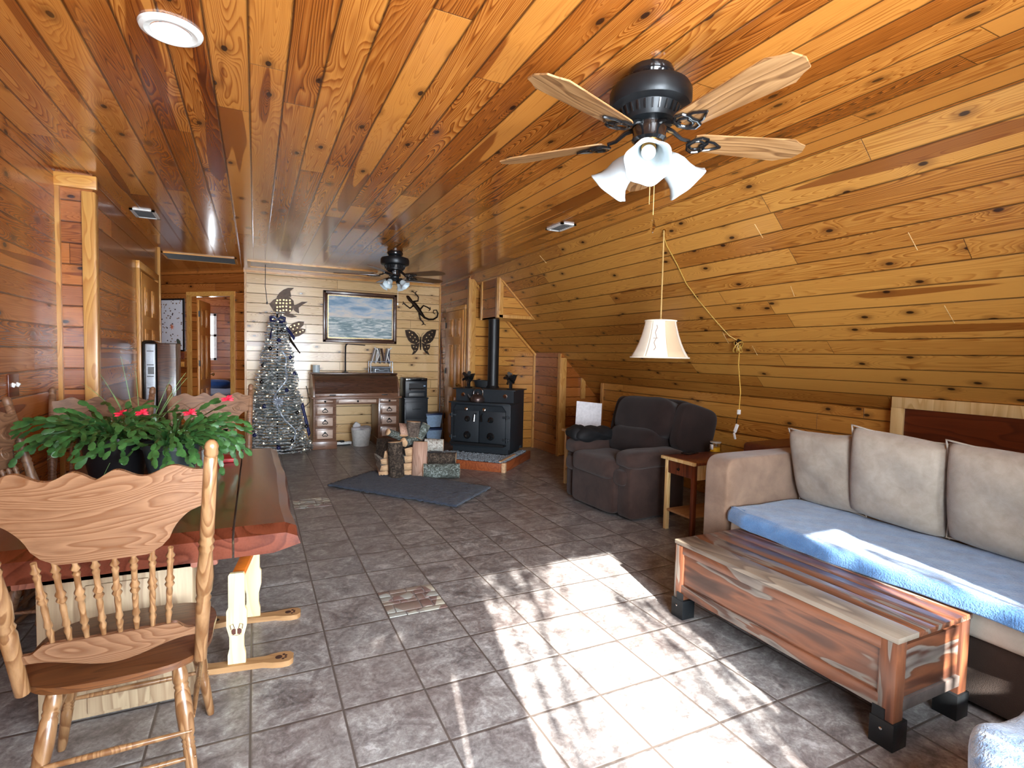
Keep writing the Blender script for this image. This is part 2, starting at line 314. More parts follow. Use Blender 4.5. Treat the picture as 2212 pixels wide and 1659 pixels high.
# ------------------------------------------------------------------ mesh helpers
class MB:
    def __init__(s): s.bm = bmesh.new(); s.uv = s.bm.loops.layers.uv.new('UVMap')
    def add(s, verts, faces, M4=None):
        vs = [s.bm.verts.new((M4 @ Vector(v)) if M4 else v) for v in verts]; out = []
        for f in faces:
            try: out.append(s.bm.faces.new([vs[i] for i in f]))
            except ValueError: pass
        return out
    def box(s, c, sz, rot=None, bev=0.0, seg=2):
        M4 = Matrix.Translation(c) @ (Euler(rot).to_matrix().to_4x4() if rot else Matrix.Identity(4))
        t = bmesh.new(); bmesh.ops.create_cube(t, size=1.0, matrix=Matrix.Diagonal((*sz, 1)))
        if bev: bmesh.ops.bevel(t, geom=t.edges[:], offset=min(bev, min(sz)*0.49), segments=seg, affect='EDGES', profile=0.5)
        t.verts.index_update(); s.add([v.co[:] for v in t.verts], [[v.index for v in f.verts] for f in t.faces], M4); t.free()
        return s
    def between(s, a, b, wd, th, bev=0.0, up=(0, 0, 1)):
        a, b = Vector(a), Vector(b); d = b-a; L = d.length; x = d.normalized(); y = Vector(up).cross(x)
        if y.length < 1e-4: y = Vector((0, 1, 0)).cross(x)
        y.normalize(); z = x.cross(y); mt = Matrix((x, y, z)).transposed()
        t = bmesh.new(); bmesh.ops.create_cube(t, size=1.0, matrix=Matrix.Diagonal((L, wd, th, 1)))
        if bev: bmesh.ops.bevel(t, geom=t.edges[:], offset=bev, segments=2, affect='EDGES', profile=0.5)
        t.verts.index_update(); s.add([v.co[:] for v in t.verts], [[v.index for v in f.verts] for f in t.faces], Matrix.Translation((a+b)/2) @ mt.to_4x4()); t.free(); return s
    def lathe(s, prof, o=(0, 0, 0), axis=(0, 0, 1), n=20, cap=True, sx=1.0, sy=1.0):
        q = Vector((0, 0, 1)).rotation_difference(Vector(axis).normalized()).to_matrix().to_4x4(); M4 = Matrix.Translation(o) @ q
        vs = []; fs = []
        for (h, r) in prof:
            for i in range(n): a = 2*PI*i/n; vs.append((r*math.cos(a)*sx, r*math.sin(a)*sy, h))
        for j in range(len(prof)-1):
            for i in range(n): fs.append((j*n+i, j*n+(i+1) % n, (j+1)*n+(i+1) % n, (j+1)*n+i))
        if cap: fs.append(tuple(range(n))[::-1]); fs.append(tuple((len(prof)-1)*n+i for i in range(n)))
        s.add(vs, fs, M4); return s
    def cyl(s, a, b, r, r2=None, n=16):
        a, b = Vector(a), Vector(b); d = b-a; return s.lathe([(0, r), (d.length, r if r2 is None else r2)], a, d, n)
    def tube(s, pts, r, n=8, closed=False):
        pts = [Vector(p) for p in pts]; N = len(pts); vs = []; fs = []; prev = None
        for i, p in enumerate(pts):
            if closed: d = pts[(i+1) % N]-pts[i-1]
            else: d = pts[min(i+1, N-1)]-pts[max(i-1, 0)]
            d.normalize()
            if prev is None: x = d.orthogonal().normalized()
            else: x = (prev-d*prev.dot(d)).normalized()
            prev = x; y = d.cross(x); rr = r[i] if isinstance(r, (list, tuple)) else r
            for k in range(n): a = 2*PI*k/n; vs.append(p+x*math.cos(a)*rr+y*math.sin(a)*rr)
        for j in range(N if closed else N-1):
            for k in range(n): fs.append((j*n+k, j*n+(k+1) % n, ((j+1) % N)*n+(k+1) % n, ((j+1) % N)*n+k))
        if not closed: fs.append(tuple(range(n))[::-1]); fs.append(tuple((N-1)*n+k for k in range(n)))
        s.add(vs, fs); return s
    def prism(s, pts, t, M4=None, bev=0.0):
        n = len(pts); b = bmesh.new(); vs = [b.verts.new((p[0], p[1], 0)) for p in pts]; f = b.faces.new(vs)
        r = bmesh.ops.extrude_face_region(b, geom=[f]); bmesh.ops.translate(b, vec=(0, 0, t), verts=[e for e in r['geom'] if isinstance(e, bmesh.types.BMVert)])
        bmesh.ops.recalc_face_normals(b, faces=b.faces[:])
        bmesh.ops.triangulate(b, faces=[f_ for f_ in b.faces if len(f_.verts) > 4])
        b.verts.index_update(); s.add([v.co[:] for v in b.verts], [[v.index for v in f_.verts] for f_ in b.faces], M4); b.free(); return s
    def sq(s, c, sz, rot=None, e1=0.35, e2=0.35, nu=28, nv=18, jit=0.0, fn=None):
        # superellipsoid cushion
        M4 = Matrix.Translation(c) @ (Euler(rot).to_matrix().to_4x4() if rot else Matrix.Identity(4))
        sg = lambda x, e: math.copysign(abs(x)**e, x); vs = []; fs = []
        for j in range(nv+1):
            ph = -PI/2+PI*j/nv
            for i in range(nu):
                th = 2*PI*i/nu
                x = sg(math.cos(ph), e1)*sg(math.cos(th), e2)*sz[0]/2; y = sg(math.cos(ph), e1)*sg(math.sin(th), e2)*sz[1]/2; z = sg(math.sin(ph), e1)*sz[2]/2
                if jit: q = jit*math.sin(9*x/sz[0]+5*z/sz[2])*math.cos(7*y/sz[1]+3*x/sz[0]); x += q*0.6; y += q*0.5; z += q
                if fn: x, y, z = fn(x, y, z)
                vs.append((x, y, z))
        for j in range(nv):
            for i in range(nu): fs.append((j*nu+i, j*nu+(i+1) % nu, (j+1)*nu+(i+1) % nu, (j+1)*nu+i))
        s.add(vs, fs, M4); bmesh.ops.remove_doubles(s.bm, verts=s.bm.verts[:], dist=1e-6); return s
    def pillow(s, M4, wd, ht, th, n=18, wob=0.01, seed=1):
        q = random.Random(seed); a1, a2 = q.random()*6, q.random()*6; vs = []; fs = []
        for side in (1, -1):
            for j in range(n+1):
                for i in range(n+1):
                    u = -1+2*i/n; v = -1+2*j/n
                    h = (max(0, 1-abs(u)**3.2)*max(0, 1-abs(v)**3.2))**0.42*th/2
                    h += wob*math.sin(4*u+a1)*math.cos(5*v+a2)*(1-u*u)*(1-v*v)
                    # corners stay out, edges pull in
                    x = u*wd/2*(1-0.035*(1-v*v)*abs(u)**3)*(1-0.05*u*u*v*v); z = v*ht/2*(1-0.035*(1-u*u)*abs(v)**3)*(1-0.05*u*u*v*v)
                    vs.append((x, side*h, z))
            o = 0 if side == 1 else (n+1)**2
            for j in range(n):
                for i in range(n):
                    f = (o+j*(n+1)+i, o+j*(n+1)+i+1, o+(j+1)*(n+1)+i+1, o+(j+1)*(n+1)+i); fs.append(f if side == -1 else f[::-1])
        s.add(vs, fs, M4); bmesh.ops.remove_doubles(s.bm, verts=s.bm.verts[:], dist=1e-5); return s
    def quad(s, p, uvs=None):
        vs = [s.bm.verts.new(v) for v in p]; f = s.bm.faces.new(vs)
        if uvs:
            for l, q in zip(f.loops, uvs): l[s.uv].uv = q
        return s
    def slab(s, p, uvs, off):
        # flat panel with thickness: front face p with uvs, offset vector off to the back
        off = Vector(off); s.quad(p, uvs); q = [Vector(v)+off for v in p]
        s.quad(q[::-1], uvs[::-1]); n = len(p)
        for i in range(n): s.quad([p[(i+1) % n], p[i], q[i], q[(i+1) % n]], [uvs[(i+1) % n], uvs[i], uvs[i], uvs[(i+1) % n]])
        return s
    def grid(s, fn, nu, nv):
        vs = [fn(i/nu, j/nv) for j in range(nv+1) for i in range(nu+1)]
        s.add(vs, [(j*(nu+1)+i, j*(nu+1)+i+1, (j+1)*(nu+1)+i+1, (j+1)*(nu+1)+i) for j in range(nv) for i in range(nu)]); return s
    def obj(s, name, mat, parent=None, ang=38, solid=0.0, sub=0, loc=None, rz=0.0):
        me = bpy.data.meshes.new(name); bmesh.ops.recalc_face_normals(s.bm, faces=s.bm.faces[:]) if not getattr(s, 'keep', 0) else None
        s.bm.to_mesh(me); s.bm.free(); me.materials.append(M[mat] if isinstance(mat, str) else mat)
        me.shade_smooth()
        if ang < 180: me.set_sharp_from_angle(angle=R(ang))
        o = bpy.data.objects.new(name, me); COL.objects.link(o)
        if parent: o.parent = parent
        if loc: o.location = loc
        if rz: o.rotation_euler[2] = rz
        if solid: md = o.modifiers.new('thick', 'SOLIDIFY'); md.thickness = solid; md.offset = 0
        if sub: md = o.modifiers.new('sub', 'SUBSURF'); md.levels = sub; md.render_levels = sub
        return o
def tag(o, label, cat, group=None, kind=None):
    o['label'] = label; o['category'] = cat
    if group: o['group'] = group
    if kind: o['kind'] = kind
    return o
def thing(name, label, cat, loc=(0, 0, 0), rz=0.0, group=None):
    o = bpy.data.objects.new(name, None); COL.objects.link(o); o.location = loc; o.rotation_euler[2] = rz; o.empty_display_size = 0.1
    return tag(o, label, cat, group)
def struct(o): o['kind'] = 'structure'; return o
def copy_tree(root, loc, rz, label, group=None):
    def cp(o, par):
        c = o.copy(); COL.objects.link(c); c.parent = par
        for ch in kids[o]: cp(ch, c)
        return c
    kids = {}
    def walk(o): kids[o] = list(o.children); [walk(c) for c in o.children]
    walk(root); c = cp(root, None); c.location = loc; c.rotation_euler[2] = rz; c['label'] = label
    if group: c['group'] = group
    return c
# ------------------------------------------------------------------ room shell
ZC, XF, YB, YW = 2.6, 2.84, 8.85, -0.35
XS = lambda z: 5.44-z          # slope plane x at height z
def flat(name, p, uvs, off, mat, kind='structure'):
    o = MB(); o.slab([Vector(q) for q in p], uvs, off); o.keep = 1
    return struct(o.obj(name, mat, ang=20))
def wall_rect(name, p0, p1, z0, z1, off, mat, holes=(), u0=0.0):
    # vertical wall from p0 to p1 with rectangular holes (a0,a1,b0,b1) in metres along / up
    p0, p1 = Vector((*p0, 0)), Vector((*p1, 0)); L = (p1-p0).length; d = (p1-p0)/L; mb = MB(); mb.keep = 1
    us = sorted({0.0, L} | {h[0] for h in holes} | {h[1] for h in holes}); zs = sorted({z0, z1} | {h[2] for h in holes} | {h[3] for h in holes})
    for a, b in zip(us, us[1:]):
        for c, e in zip(zs, zs[1:]):
            cu, cz = (a+b)/2, (c+e)/2
            if any(h[0] < cu < h[1] and h[2] < cz < h[3] for h in holes): continue
            P = [p0+d*a+Vector((0, 0, c)), p0+d*b+Vector((0, 0, c)), p0+d*b+Vector((0, 0, e)), p0+d*a+Vector((0, 0, e))]
            mb.slab(P, [(u0+a, c), (u0+b, c), (u0+b, e), (u0+a, e)], off)
    return struct(mb.obj(name, mat, ang=20))
flat('floor', [(-4.5, YW-0.1, 0), (5.6, YW-0.1, 0), (5.6, 12.3, 0), (-4.5, 12.3, 0)], [(-4.5, YW-0.1), (5.6, YW-0.1), (5.6, 12.3), (-4.5, 12.3)], (0, 0, -0.1), 'tile')
flat('ceiling', [(-4.5, YW-0.1, ZC), (-4.5, 12.3, ZC), (XF, 12.3, ZC), (XF, YW-0.1, ZC)], [(YW, -4.5), (12.3, -4.5), (12.3, XF), (YW, XF)], (0, 0, 0.1), 'ceil')
zk = -0.15
Ls = (ZC-zk)*math.sqrt(2)
flat('wall_right_slope', [(XF, YW-0.1, ZC), (XF, 12.3, ZC), (XS(zk), 12.3, zk), (XS(zk), YW-0.1, zk)], [(YW, 0), (12.3, 0), (12.3, Ls), (YW, Ls)], (0.08, 0, 0.08), 'slope')
XK, ZK = 4.36, 1.08
wall_rect('wall_right_knee', (XK, YW), (XK, 6.2), 0, ZK, (0.06, 0, 0), 'slope')
wall_rect('wall_back', (-0.14, YB), (2.85, YB), 0, ZC, (0, 0.1, 0), 'back')
wall_rect('wall_closet', (2.85, 7.45), (2.85, YB), 0, 2.59, (0.08, 0, 0), 'wall')
flat('wall_stove', [(2.93, 7.45, 0), (3.95, 7.45, 0), (3.95, 7.45, 1.49), (2.93, 7.45, 2.51)], [(2.93, 0), (3.95, 0), (3.95, 1.49), (2.93, 2.51)], (0, 0.08, 0), 'slope')
wall_rect('wall_chimney', (3.95, 6.64), (3.95, 7.45), 0, 1.49, (0.06, 0, 0), 'wall', u0=3.3)
flat('wall_niche', [(4.01, 6.66, 0), (5.3, 6.66, 0), (5.3, 6.66, 0.14), (4.01, 6.66, 1.43)], [(4.01, 0), (5.3, 0), (5.3, 0.14), (4.01, 1.43)], (0, 0.08, 0), 'wall')
wall_rect('wall_left', (-1.2, YW), (-1.2, 4.62), 0, ZC, (-0.1, 0, 0), 'wall', holes=[], u0=2.0)
wall_rect('wall_left_return', (-1.2, 4.62), (-1.0, 4.62), 0, ZC, (0, 0.1, 0), 'wall', u0=6.0)
wall_rect('wall_left_rear', (-1.0, 4.72), (-1.0, 7.38), 0, ZC, (-0.1, 0, 0), 'wall', u0=1.0)
dg = Vector((-0.74, 0.6726, 0)); dn = Vector((-0.6726, -0.74, 0))
A0 = Vector((-0.14, YB, 0)); A1 = A0+dg*2.2
wall_rect('wall_hallway', A0[:2], A1[:2], 0, ZC, (0.06726, 0.074, 0), 'wall', holes=[(0.23, 0.99, 0, 2.22)], u0=4.0)
wall_rect('wall_hall_left', (-1.8, 7.0), (-1.8, 10.4), 0, ZC, (-0.08, 0, 0), 'wall')
wall_rect('wall_bedroom', (-4.4, 12.0), (2.0, 12.0), 0, ZC, (0, 0.1, 0), 'wall', holes=[(3.05, 3.72, 1.22, 2.12)], u0=2.2)
wall_rect('wall_bedroom_side', (0.3, 9.1), (0.3, 12.0), 0, ZC, (0.08, 0, 0), 'wall', u0=2.2)
# glazed wall behind the camera; its left window is added to let in daylight
WH = [(0.43+1.2, 4.2+1.2, 0.0, 2.22)]
wall_rect('wall_front', (-1.2, YW), (5.55, YW), 0, ZC, (0, -0.12, 0), 'wall', holes=[(1.63, 2.75, 0.03, 2.22), (3.28, 3.60, 0.95, 1.93), (1.375, 1.41, 0.95, 1.62), (0.70, 1.20, 1.0, 1.9)])
wf = thing('window_1', '', ''); del wf['label'], wf['category']; struct(wf); wf.location = (0, 0, 0)
mb = MB()
for a, b, c, d in ((0.43, 1.55, 0.03, 2.22), (2.08, 2.40, 0.95, 1.93), (-0.50, 0.0, 1.0, 1.9)):
    for x in (a+0.012, b-0.012): mb.box((x, YW-0.06, (c+d)/2), (0.024, 0.07, d-c))
    for z in (c+0.012, d-0.012): mb.box(((a+b)/2, YW-0.06, z), (b-a, 0.07, 0.024))
mb.obj('window_frame', 'trim', wf)
for a, b, c, d in ((0.43, 1.55, 0.03, 2.22), (2.08, 2.40, 0.95, 1.93), (-0.50, 0.0, 1.0, 1.9)):
    mb = MB(); mb.box(((a+b)/2, YW-0.06, (c+d)/2), (b-a-0.04, 0.006, d-c-0.04)); mb.obj('pane', 'pane', wf)
# bedroom window
wb = thing('window_2', '', ''); del wb['label'], wb['category']; struct(wb)
mb = MB()
wx0, wx1, wz0, wz1 = -1.35, -0.68, 1.22, 2.12
for x in (wx0+0.02, wx1-0.02): mb.box((x, 12.02, (wz0+wz1)/2), (0.05, 0.08, wz1-wz0))
for z in (wz0+0.02, 1.70, wz1-0.02): mb.box(((wx0+wx1)/2, 12.02, z), (wx1-wx0, 0.08, 0.045))
mb.obj('window_frame', 'white', wb)
mb = MB(); mb.box(((wx0+wx1)/2, 12.03, (wz0+wz1)/2), (wx1-wx0, 0.005, wz1-wz0)); mb.obj('pane', 'pane', wb)

tn = [0]
def trim(mat, fn):
    tn[0] += 1; mb = MB(); fn(mb); return struct(mb.obj('trim_%d' % tn[0], mat))
trim('trim', lambda m: (m.box((-1.19, 4.605, 1.27), (0.03, 0.03, 2.54)), ))
trim('trim', lambda m: m.box((-1.02, 4.606, 1.24), (0.075, 0.03, 2.48), bev=0.004))
trim('trim', lambda m: m.box((-0.99, 4.635, 1.24), (0.02, 0.075, 2.48), bev=0.004))
trim('trimx', lambda m: m.box((-1.09, 4.60, 2.54), (0.24, 0.035, 0.09), bev=0.004))
trim('trim', lambda m: m.box((-0.99, 7.36, 1.29), (0.03, 0.05, 2.58), bev=0.003))
trim('trim', lambda m: m.box((-0.985, 6.12, 1.09), (0.03, 0.07, 2.18), bev=0.003))
trim('trim', lambda m: m.box((-0.985, 7.16, 1.09), (0.03, 0.07, 2.18), bev=0.003))
trim('trimy', lambda m: m.box((-0.985, 6.64, 2.21), (0.03, 1.12, 0.07), bev=0.003))
trim('trim', lambda m: m.box((-0.125, YB-0.012, 1.3), (0.03, 0.03, 2.6)))
trim('trimx', lambda m: m.box((1.35, YB-0.01, 2.585), (3.0, 0.025, 0.03)))
trim('trim', lambda m: m.box((2.84, YB-0.02, 1.29), (0.03, 0.03, 2.58)))
trim('trim', lambda m: m.box((2.84, 7.60, 1.06), (0.03, 0.06, 2.12), bev=0.003))
trim('trim', lambda m: m.box((2.84, 8.44, 1.06), (0.03, 0.06, 2.12), bev=0.003))
trim('trimy', lambda m: m.box((2.84, 8.02, 2.15), (0.03, 0.9, 0.06), bev=0.003))
trim('trim', lambda m: m.box((2.89, 7.435, 1.27), (0.10, 0.03, 2.54), bev=0.003))
trim('trim', lambda m: m.box((2.838, 7.46, 1.28), (0.02, 0.07, 2.56), bev=0.003))
trim('trim', lambda m: m.box((3.935, 7.43, 0.73), (0.03, 0.03, 1.46)))
trim('trimx', lambda m: m.between((3.95, 7.43, 1.45), (2.95, 7.43, 2.45), 0.03, 0.06, up=(0, 1, 0)))
trim('trim', lambda m: m.box((3.985, 6.635, 0.72), (0.10, 0.03, 1.40), bev=0.003))
trim('trim', lambda m: m.box((3.938, 6.66, 0.74), (0.02, 0.06, 1.48)))
trim('trim', lambda m: m.box((4.33, 6.635, 0.98), (0.07, 0.03, 0.30)))
trim('trim', lambda m: (m.box((XK-0.012, 6.18, 0.54), (0.02, 0.05, 1.08))))
trim('trim', lambda m: [m.box((A0+dg*t+dn*0.01+Vector((0, 0, 1.12)))[:], (0.07, 0.03, 2.24), rot=(0, 0, -math.atan2(0.6726, 0.74))) for t in (0.20, 1.02)])
trim('trimx', lambda m: m.box((A0+dg*0.61+dn*0.01+Vector((0, 0, 2.255)))[:], (0.9, 0.03, 0.07), rot=(0, 0, -math.atan2(0.6726, 0.74))))
# mosaic inserts in the floor
def mosaic(x0, y0, seed):
    q = random.Random(seed); mb = MB(); cols = []
    cells = [(0, 0, .3, .15), (.3, 0, .2, .15), (.5, 0, .5, .15), (0, .15, .15, .3), (.15, .15, .45, .3), (.6, .15, .2, .3), (.8, .15, .2, .2), (.8, .35, .2, .15), (0, .45, .3, .12), (.3, .45, .3, .12), (.6, .45, .15, .25), (.75, .5, .25, .2), (0, .57, .2, .2), (.2, .57, .4, .28), (.6, .7, .2, .15), (.8, .7, .2, .3), (0, .77, .2, .23), (.2, .85, .3, .15), (.5, .85, .3, .15)]
    for (a, b, c, d) in cells: mb.box((x0+(a+c/2)*TT, y0+(b+d/2)*TT, 0.0015), ((c*TT-0.007), (d*TT-0.007), 0.005), bev=0.001)
    return mb
k = NT('mosaic_stone'); tc = k.n('ShaderNodeTexCoord').outputs['Object']; vo = k.n('ShaderNodeTexVoronoi'); vo.inputs['Scale'].default_value = 11.0; k.l(tc, vo.inputs['Vector'])
k.base(k.ramp(k.sep(vo.outputs['Color'])[0], [(0.1, srgb(118, 96, 90)), (0.4, srgb(140, 130, 118)), (0.6, srgb(150, 152, 146)), (0.9, srgb(176, 172, 156))]), 0.35); M['mosaic'] = k.m
struct(mosaic(TX+TT, TY-6*TT+0.0, 1).obj('trim_mosaic_inlay', 'mosaic'))
struct(mosaic(TX+0*TT, TY+1*TT, 2).obj('trim_mosaic_inlay', 'mosaic'))

# doors
def six_panel(mb, wd, ht):
    mb.box((wd/2, 0, ht/2), (wd, 0.035, ht), bev=0.002)
def panel_rects(wd, ht):
    out = []
    for c in (0.29, 0.71):
        for (a, b) in ((0.08, 0.36), (0.43, 0.75), (0.81, 0.94)): out.append((c*wd, (a+b)/2*ht, 0.30*wd, (b-a)*ht))
    return out
def door(name, loc, rz, wd, ht, hinge_side=0):
    r = bpy.data.objects.new(name, None); COL.objects.link(r); r.location = loc; r.rotation_euler[2] = rz; struct(r)
    mb = MB(); six_panel(mb, wd, ht); mb.obj('door_slab', 'door', r)
    for (x, z, a, b) in panel_rects(wd, ht):
        mb = MB()
        for s in (-1, 1):
            mb.box((x, s*0.019, z), (a, 0.012, b), bev=0.005); mb.box((x, s*0.026, z), (a*0.7, 0.008, b-a*0.3), bev=0.004)
        mb.obj('door_panel', 'door', r)
    for z in (0.2, 0.55, 0.9):
        mb = MB(); mb.box((0.0, -0.02, z*ht), (0.03, 0.02, 0.09)); mb.obj('hinge', 'black', r)
    mb = MB(); mb.cyl((wd-0.07, -0.015, ht*0.46), (wd-0.07, -0.05, ht*0.46), 0.012); mb.sq((wd-0.07, -0.07, ht*0.46), (0.055, 0.045, 0.055), e1=1, e2=1); mb.obj('door_handle', 'brass', r)
    return r
door('door_1', (-0.985, 7.11, 0.01), R(-90), 0.95, 2.14)
door('door_2', (2.83, 8.40, 0.01), R(-90), 0.77, 2.10)
da = math.atan2(0.6726, -0.74)
door('door_3', (A0+dg*0.965+Vector((0.06, 0.13, 0.01)))[:], R(82), 0.74, 2.18)

# ------------------------------------------------------------------ ceiling fittings
r = thing('recessed_light', 'round white recessed ceiling light over the dining table', 'ceiling light', (-0.275, 2.39, ZC))
mb = MB(); mb.lathe([(-0.001, 0.104), (-0.010, 0.100), (-0.016, 0.085), (-0.010, 0.066), (0.0, 0.066)], n=48, cap=False); mb.obj('trim_ring', 'whitepaint', r)
mb = MB(); mb.lathe([(-0.013, 0.066), (-0.004, 0.052), (-0.003, 0.0)], n=48, cap=False); mb.obj('lens', emis('recessed_lens', (0.9, 0.95, 1, 1), 0.5, G(0.75)), r)
def vent(name, label, loc, rz, a, b, n, group=None, axis=0):
    r = thing(name, label, 'air vent', loc, rz, group)
    mb = MB()
    for s in (-1, 1): mb.box((s*(a/2-0.012), 0, -0.006), (0.024, b, 0.012)); mb.box((0, s*(b/2-0.012), -0.006), (a, 0.024, 0.012))
    mb.obj('frame', 'white' if n < 20 else 'trimx', r)
    mb = MB()
    for i in range(n): mb.box((0, -b/2+0.03+(b-0.06)*(i+0.5)/n, -0.005), (a-0.05, 0.007, 0.010), rot=(0.6, 0, 0))
    mb.obj('louvre', 'grey', r)
    mb = MB(); mb.box((0, 0, 0.001), (a-0.04, b-0.04, 0.004)); mb.obj('backing', 'black', r)
vent('ceiling_vent', 'small ceiling vent left of the hallway above the black cabinet', (-0.86, 5.68, ZC), 0, 0.18, 0.32, 7, 'small ceiling vents')
vent('ceiling_vent', 'small ceiling vent above the hanging cream lampshade', (2.48, 4.24, ZC), 0, 0.15, 0.29, 7, 'small ceiling vents')
vent('return_grille', 'long wood framed return air grille at the hallway entrance', (-0.62, 8.05, ZC), 0, 0.82, 0.52, 22)
vent('ceiling_vent', 'ceiling vent in far right corner above the metal gecko', (2.38, 8.42, ZC), 0, 0.55, 0.40, 14)
r = thing('attic_hatch', 'wood framed attic hatch in ceiling in front of the back wall', 'attic hatch', (0.75, 8.12, ZC))
mb = MB()
for s in (-1, 1): mb.box((s*0.82, 0, -0.01), (0.035, 0.58, 0.02)); mb.box((0, s*0.275, -0.01), (1.67, 0.035, 0.02))
mb.obj('frame', 'trimx', r)
mb = MB(); mb.slab([Vector((-0.8, -0.255, -0.004)), Vector((-0.8, 0.255, -0.004)), Vector((0.8, 0.255, -0.004)), Vector((0.8, -0.255, -0.004))], [(0, 0), (0.5, 0), (0.5, 1.6), (0, 1.6)], (0, 0, 0.006)); mb.obj('hatch_panel', 'mahog', r)
mb = MB(); mb.tube([(-0.62, 0.0, -0.005), (-0.622, 0.0, -0.3), (-0.60, 0.0, -0.50)], 0.004); mb.sq((-0.60, 0, -0.52), (0.02, 0.02, 0.04), e1=1, e2=1); mb.obj('pull_string', 'black', r)

# ceiling fans
def fan(loc, phase, label, blade_m, far=False):
    r = thing('ceiling_fan', label, 'ceiling fan', loc)
    mb = MB(); mb.lathe([(0, 0.085), (-0.02, 0.092), (-0.035, 0.088), (-0.05, 0.075), (-0.07, 0.07)], n=40); mb.obj('canopy', 'gloss', r)
    mb = MB(); mb.lathe([(-0.05, 0.07), (-0.062, 0.11), (-0.075, 0.152), (-0.095, 0.163), (-0.135, 0.163), (-0.15, 0.155), (-0.16, 0.12), (-0.19, 0.105), (-0.21, 0.10), (-0.215, 0.065)], n=48); mb.obj('motor_housing', 'black', r)
    mb = MB()
    for i in range(26):
        a = 2*PI*i/26; mb.box((math.cos(a)*0.112, math.sin(a)*0.112, -0.178), (0.012, 0.006, 0.034), rot=(0, 0.35, a))
    mb.obj('vent_ribs', 'gloss', r)
    mb = MB(); mb.lathe([(-0.21, 0.062), (-0.235, 0.06), (-0.235, 0.068), (-0.265, 0.066), (-0.278, 0.070), (-0.288, 0.058)], n=36); mb.obj('switch_housing', 'gloss', r)
    zb = -0.275
    for i in range(5):
        a = R(phase+72*i); q = Matrix.Rotation(a, 4, 'Z'); pit = Matrix.Rotation(R(-11), 4, 'X')
        ol = [(0.185, -0.045), (0.21, -0.055), (0.60, -0.077), (0.64, -0.055), (0.67, -0.045), (0.685, 0.0), (0.67, 0.045), (0.64, 0.055), (0.60, 0.077), (0.21, 0.055), (0.185, 0.045)]
        BM = q @ Matrix.Translation((0, 0, zb)) @ pit; mb = MB(); mb.prism(ol, 0.006); b = mb.obj('blade', blade_m, r); b.matrix_local = BM
        # wrought bracket: stem plus three interlaced loops
        mb = MB(); T4 = Matrix.Translation((0, 0, -0.008)); BI = BM.inverted() @ q
        f = lambda pts: [T4 @ Vector(p) for p in pts]
        mb.tube([BI @ Vector(p) for p in ((0.06, 0, -0.225), (0.10, 0, -0.235), (0.14, 0, -0.262), (0.175, 0, -0.268))], [0.012, 0.010, 0.008, 0.008])
        mb.tube(f([(0.205+0.028*math.cos(t*PI/9), 0.028*math.sin(t*PI/9), 0) for t in range(18)]), 0.0055, 6, True)
        for s in (-1, 1):
            mb.tube(f([(0.165, 0, 0), (0.18, s*0.035, 0), (0.205, s*0.052, 0), (0.235, s*0.045, 0), (0.245, s*0.02, 0), (0.24, 0, 0)]), 0.006, 6)
            mb.tube(f([(0.222, 0.0, 0), (0.245, s*0.03, 0), (0.27, s*0.026, 0), (0.31, 0, 0)]), 0.0055, 6)
        mb.obj('blade_arm', 'gloss', b)
    mb = MB(); mb.lathe([(-0.285, 0.052), (-0.30, 0.05), (-0.312, 0.036), (-0.328, 0.03), (-0.338, 0.0)], n=32); mb.obj('light_fitter', 'brass' if not far else 'black', r)
    nsh = 3 if not far else 4
    for i in range(nsh):
        a = R(-129+360/nsh*i) if not far else R(45+90*i)
        dirv = Vector((math.cos(a)*0.74, math.sin(a)*0.74, -0.68)).normalized(); st = Vector((math.cos(a)*0.045, math.sin(a)*0.045, -0.302))
        b0 = st+dirv*0.03
        mb = MB(); mb.tube([Vector((math.cos(a)*0.03, math.sin(a)*0.03, -0.295)), st, b0], 0.010); mb.lathe([(0, 0.026), (0.012, 0.03), (0.03, 0.028)], b0, dirv, 24); arm = mb.obj('light_arm', 'brass' if not far else 'black', r)
        prof = [(0.0, 0.026), (0.02, 0.038), (0.045, 0.047), (0.075, 0.050), (0.10, 0.057), (0.122, 0.072), (0.130, 0.080)]
        sc_ = 1.12 if not far else 0.7
        mb = MB(); prof2 = [(h*sc_, r_*sc_) for h, r_ in prof]
        n = 48; q = Vector((0, 0, 1)).rotation_difference(dirv).to_matrix().to_4x4(); M4 = Matrix.Translation(b0+dirv*0.02) @ q; vs = []
        for (h, r_) in prof2:
            for j in range(n):
                t = 2*PI*j/n; rr = r_*(1+0.05*max(0, (h/sc_-0.09)/0.04)*math.cos(6*t)); vs.append((rr*math.cos(t), rr*math.sin(t), h))
        mb.add(vs, [(k_*n+j, k_*n+(j+1) % n, (k_+1)*n+(j+1) % n, (k_+1)*n+j) for k_ in range(len(prof2)-1) for j in range(n)], M4)
        sh = mb.obj('glass_shade', 'glassy' if not far else 'glassy', r, solid=0.003)
        mb = MB(); mb.sq((b0+dirv*0.07)[:], (0.05*sc_, 0.05*sc_, 0.05*sc_), e1=1, e2=1); mb.obj('bulb', emis('cool_bulb', (0.85, 0.93, 1, 1), 0.2, G(0.7)), sh)
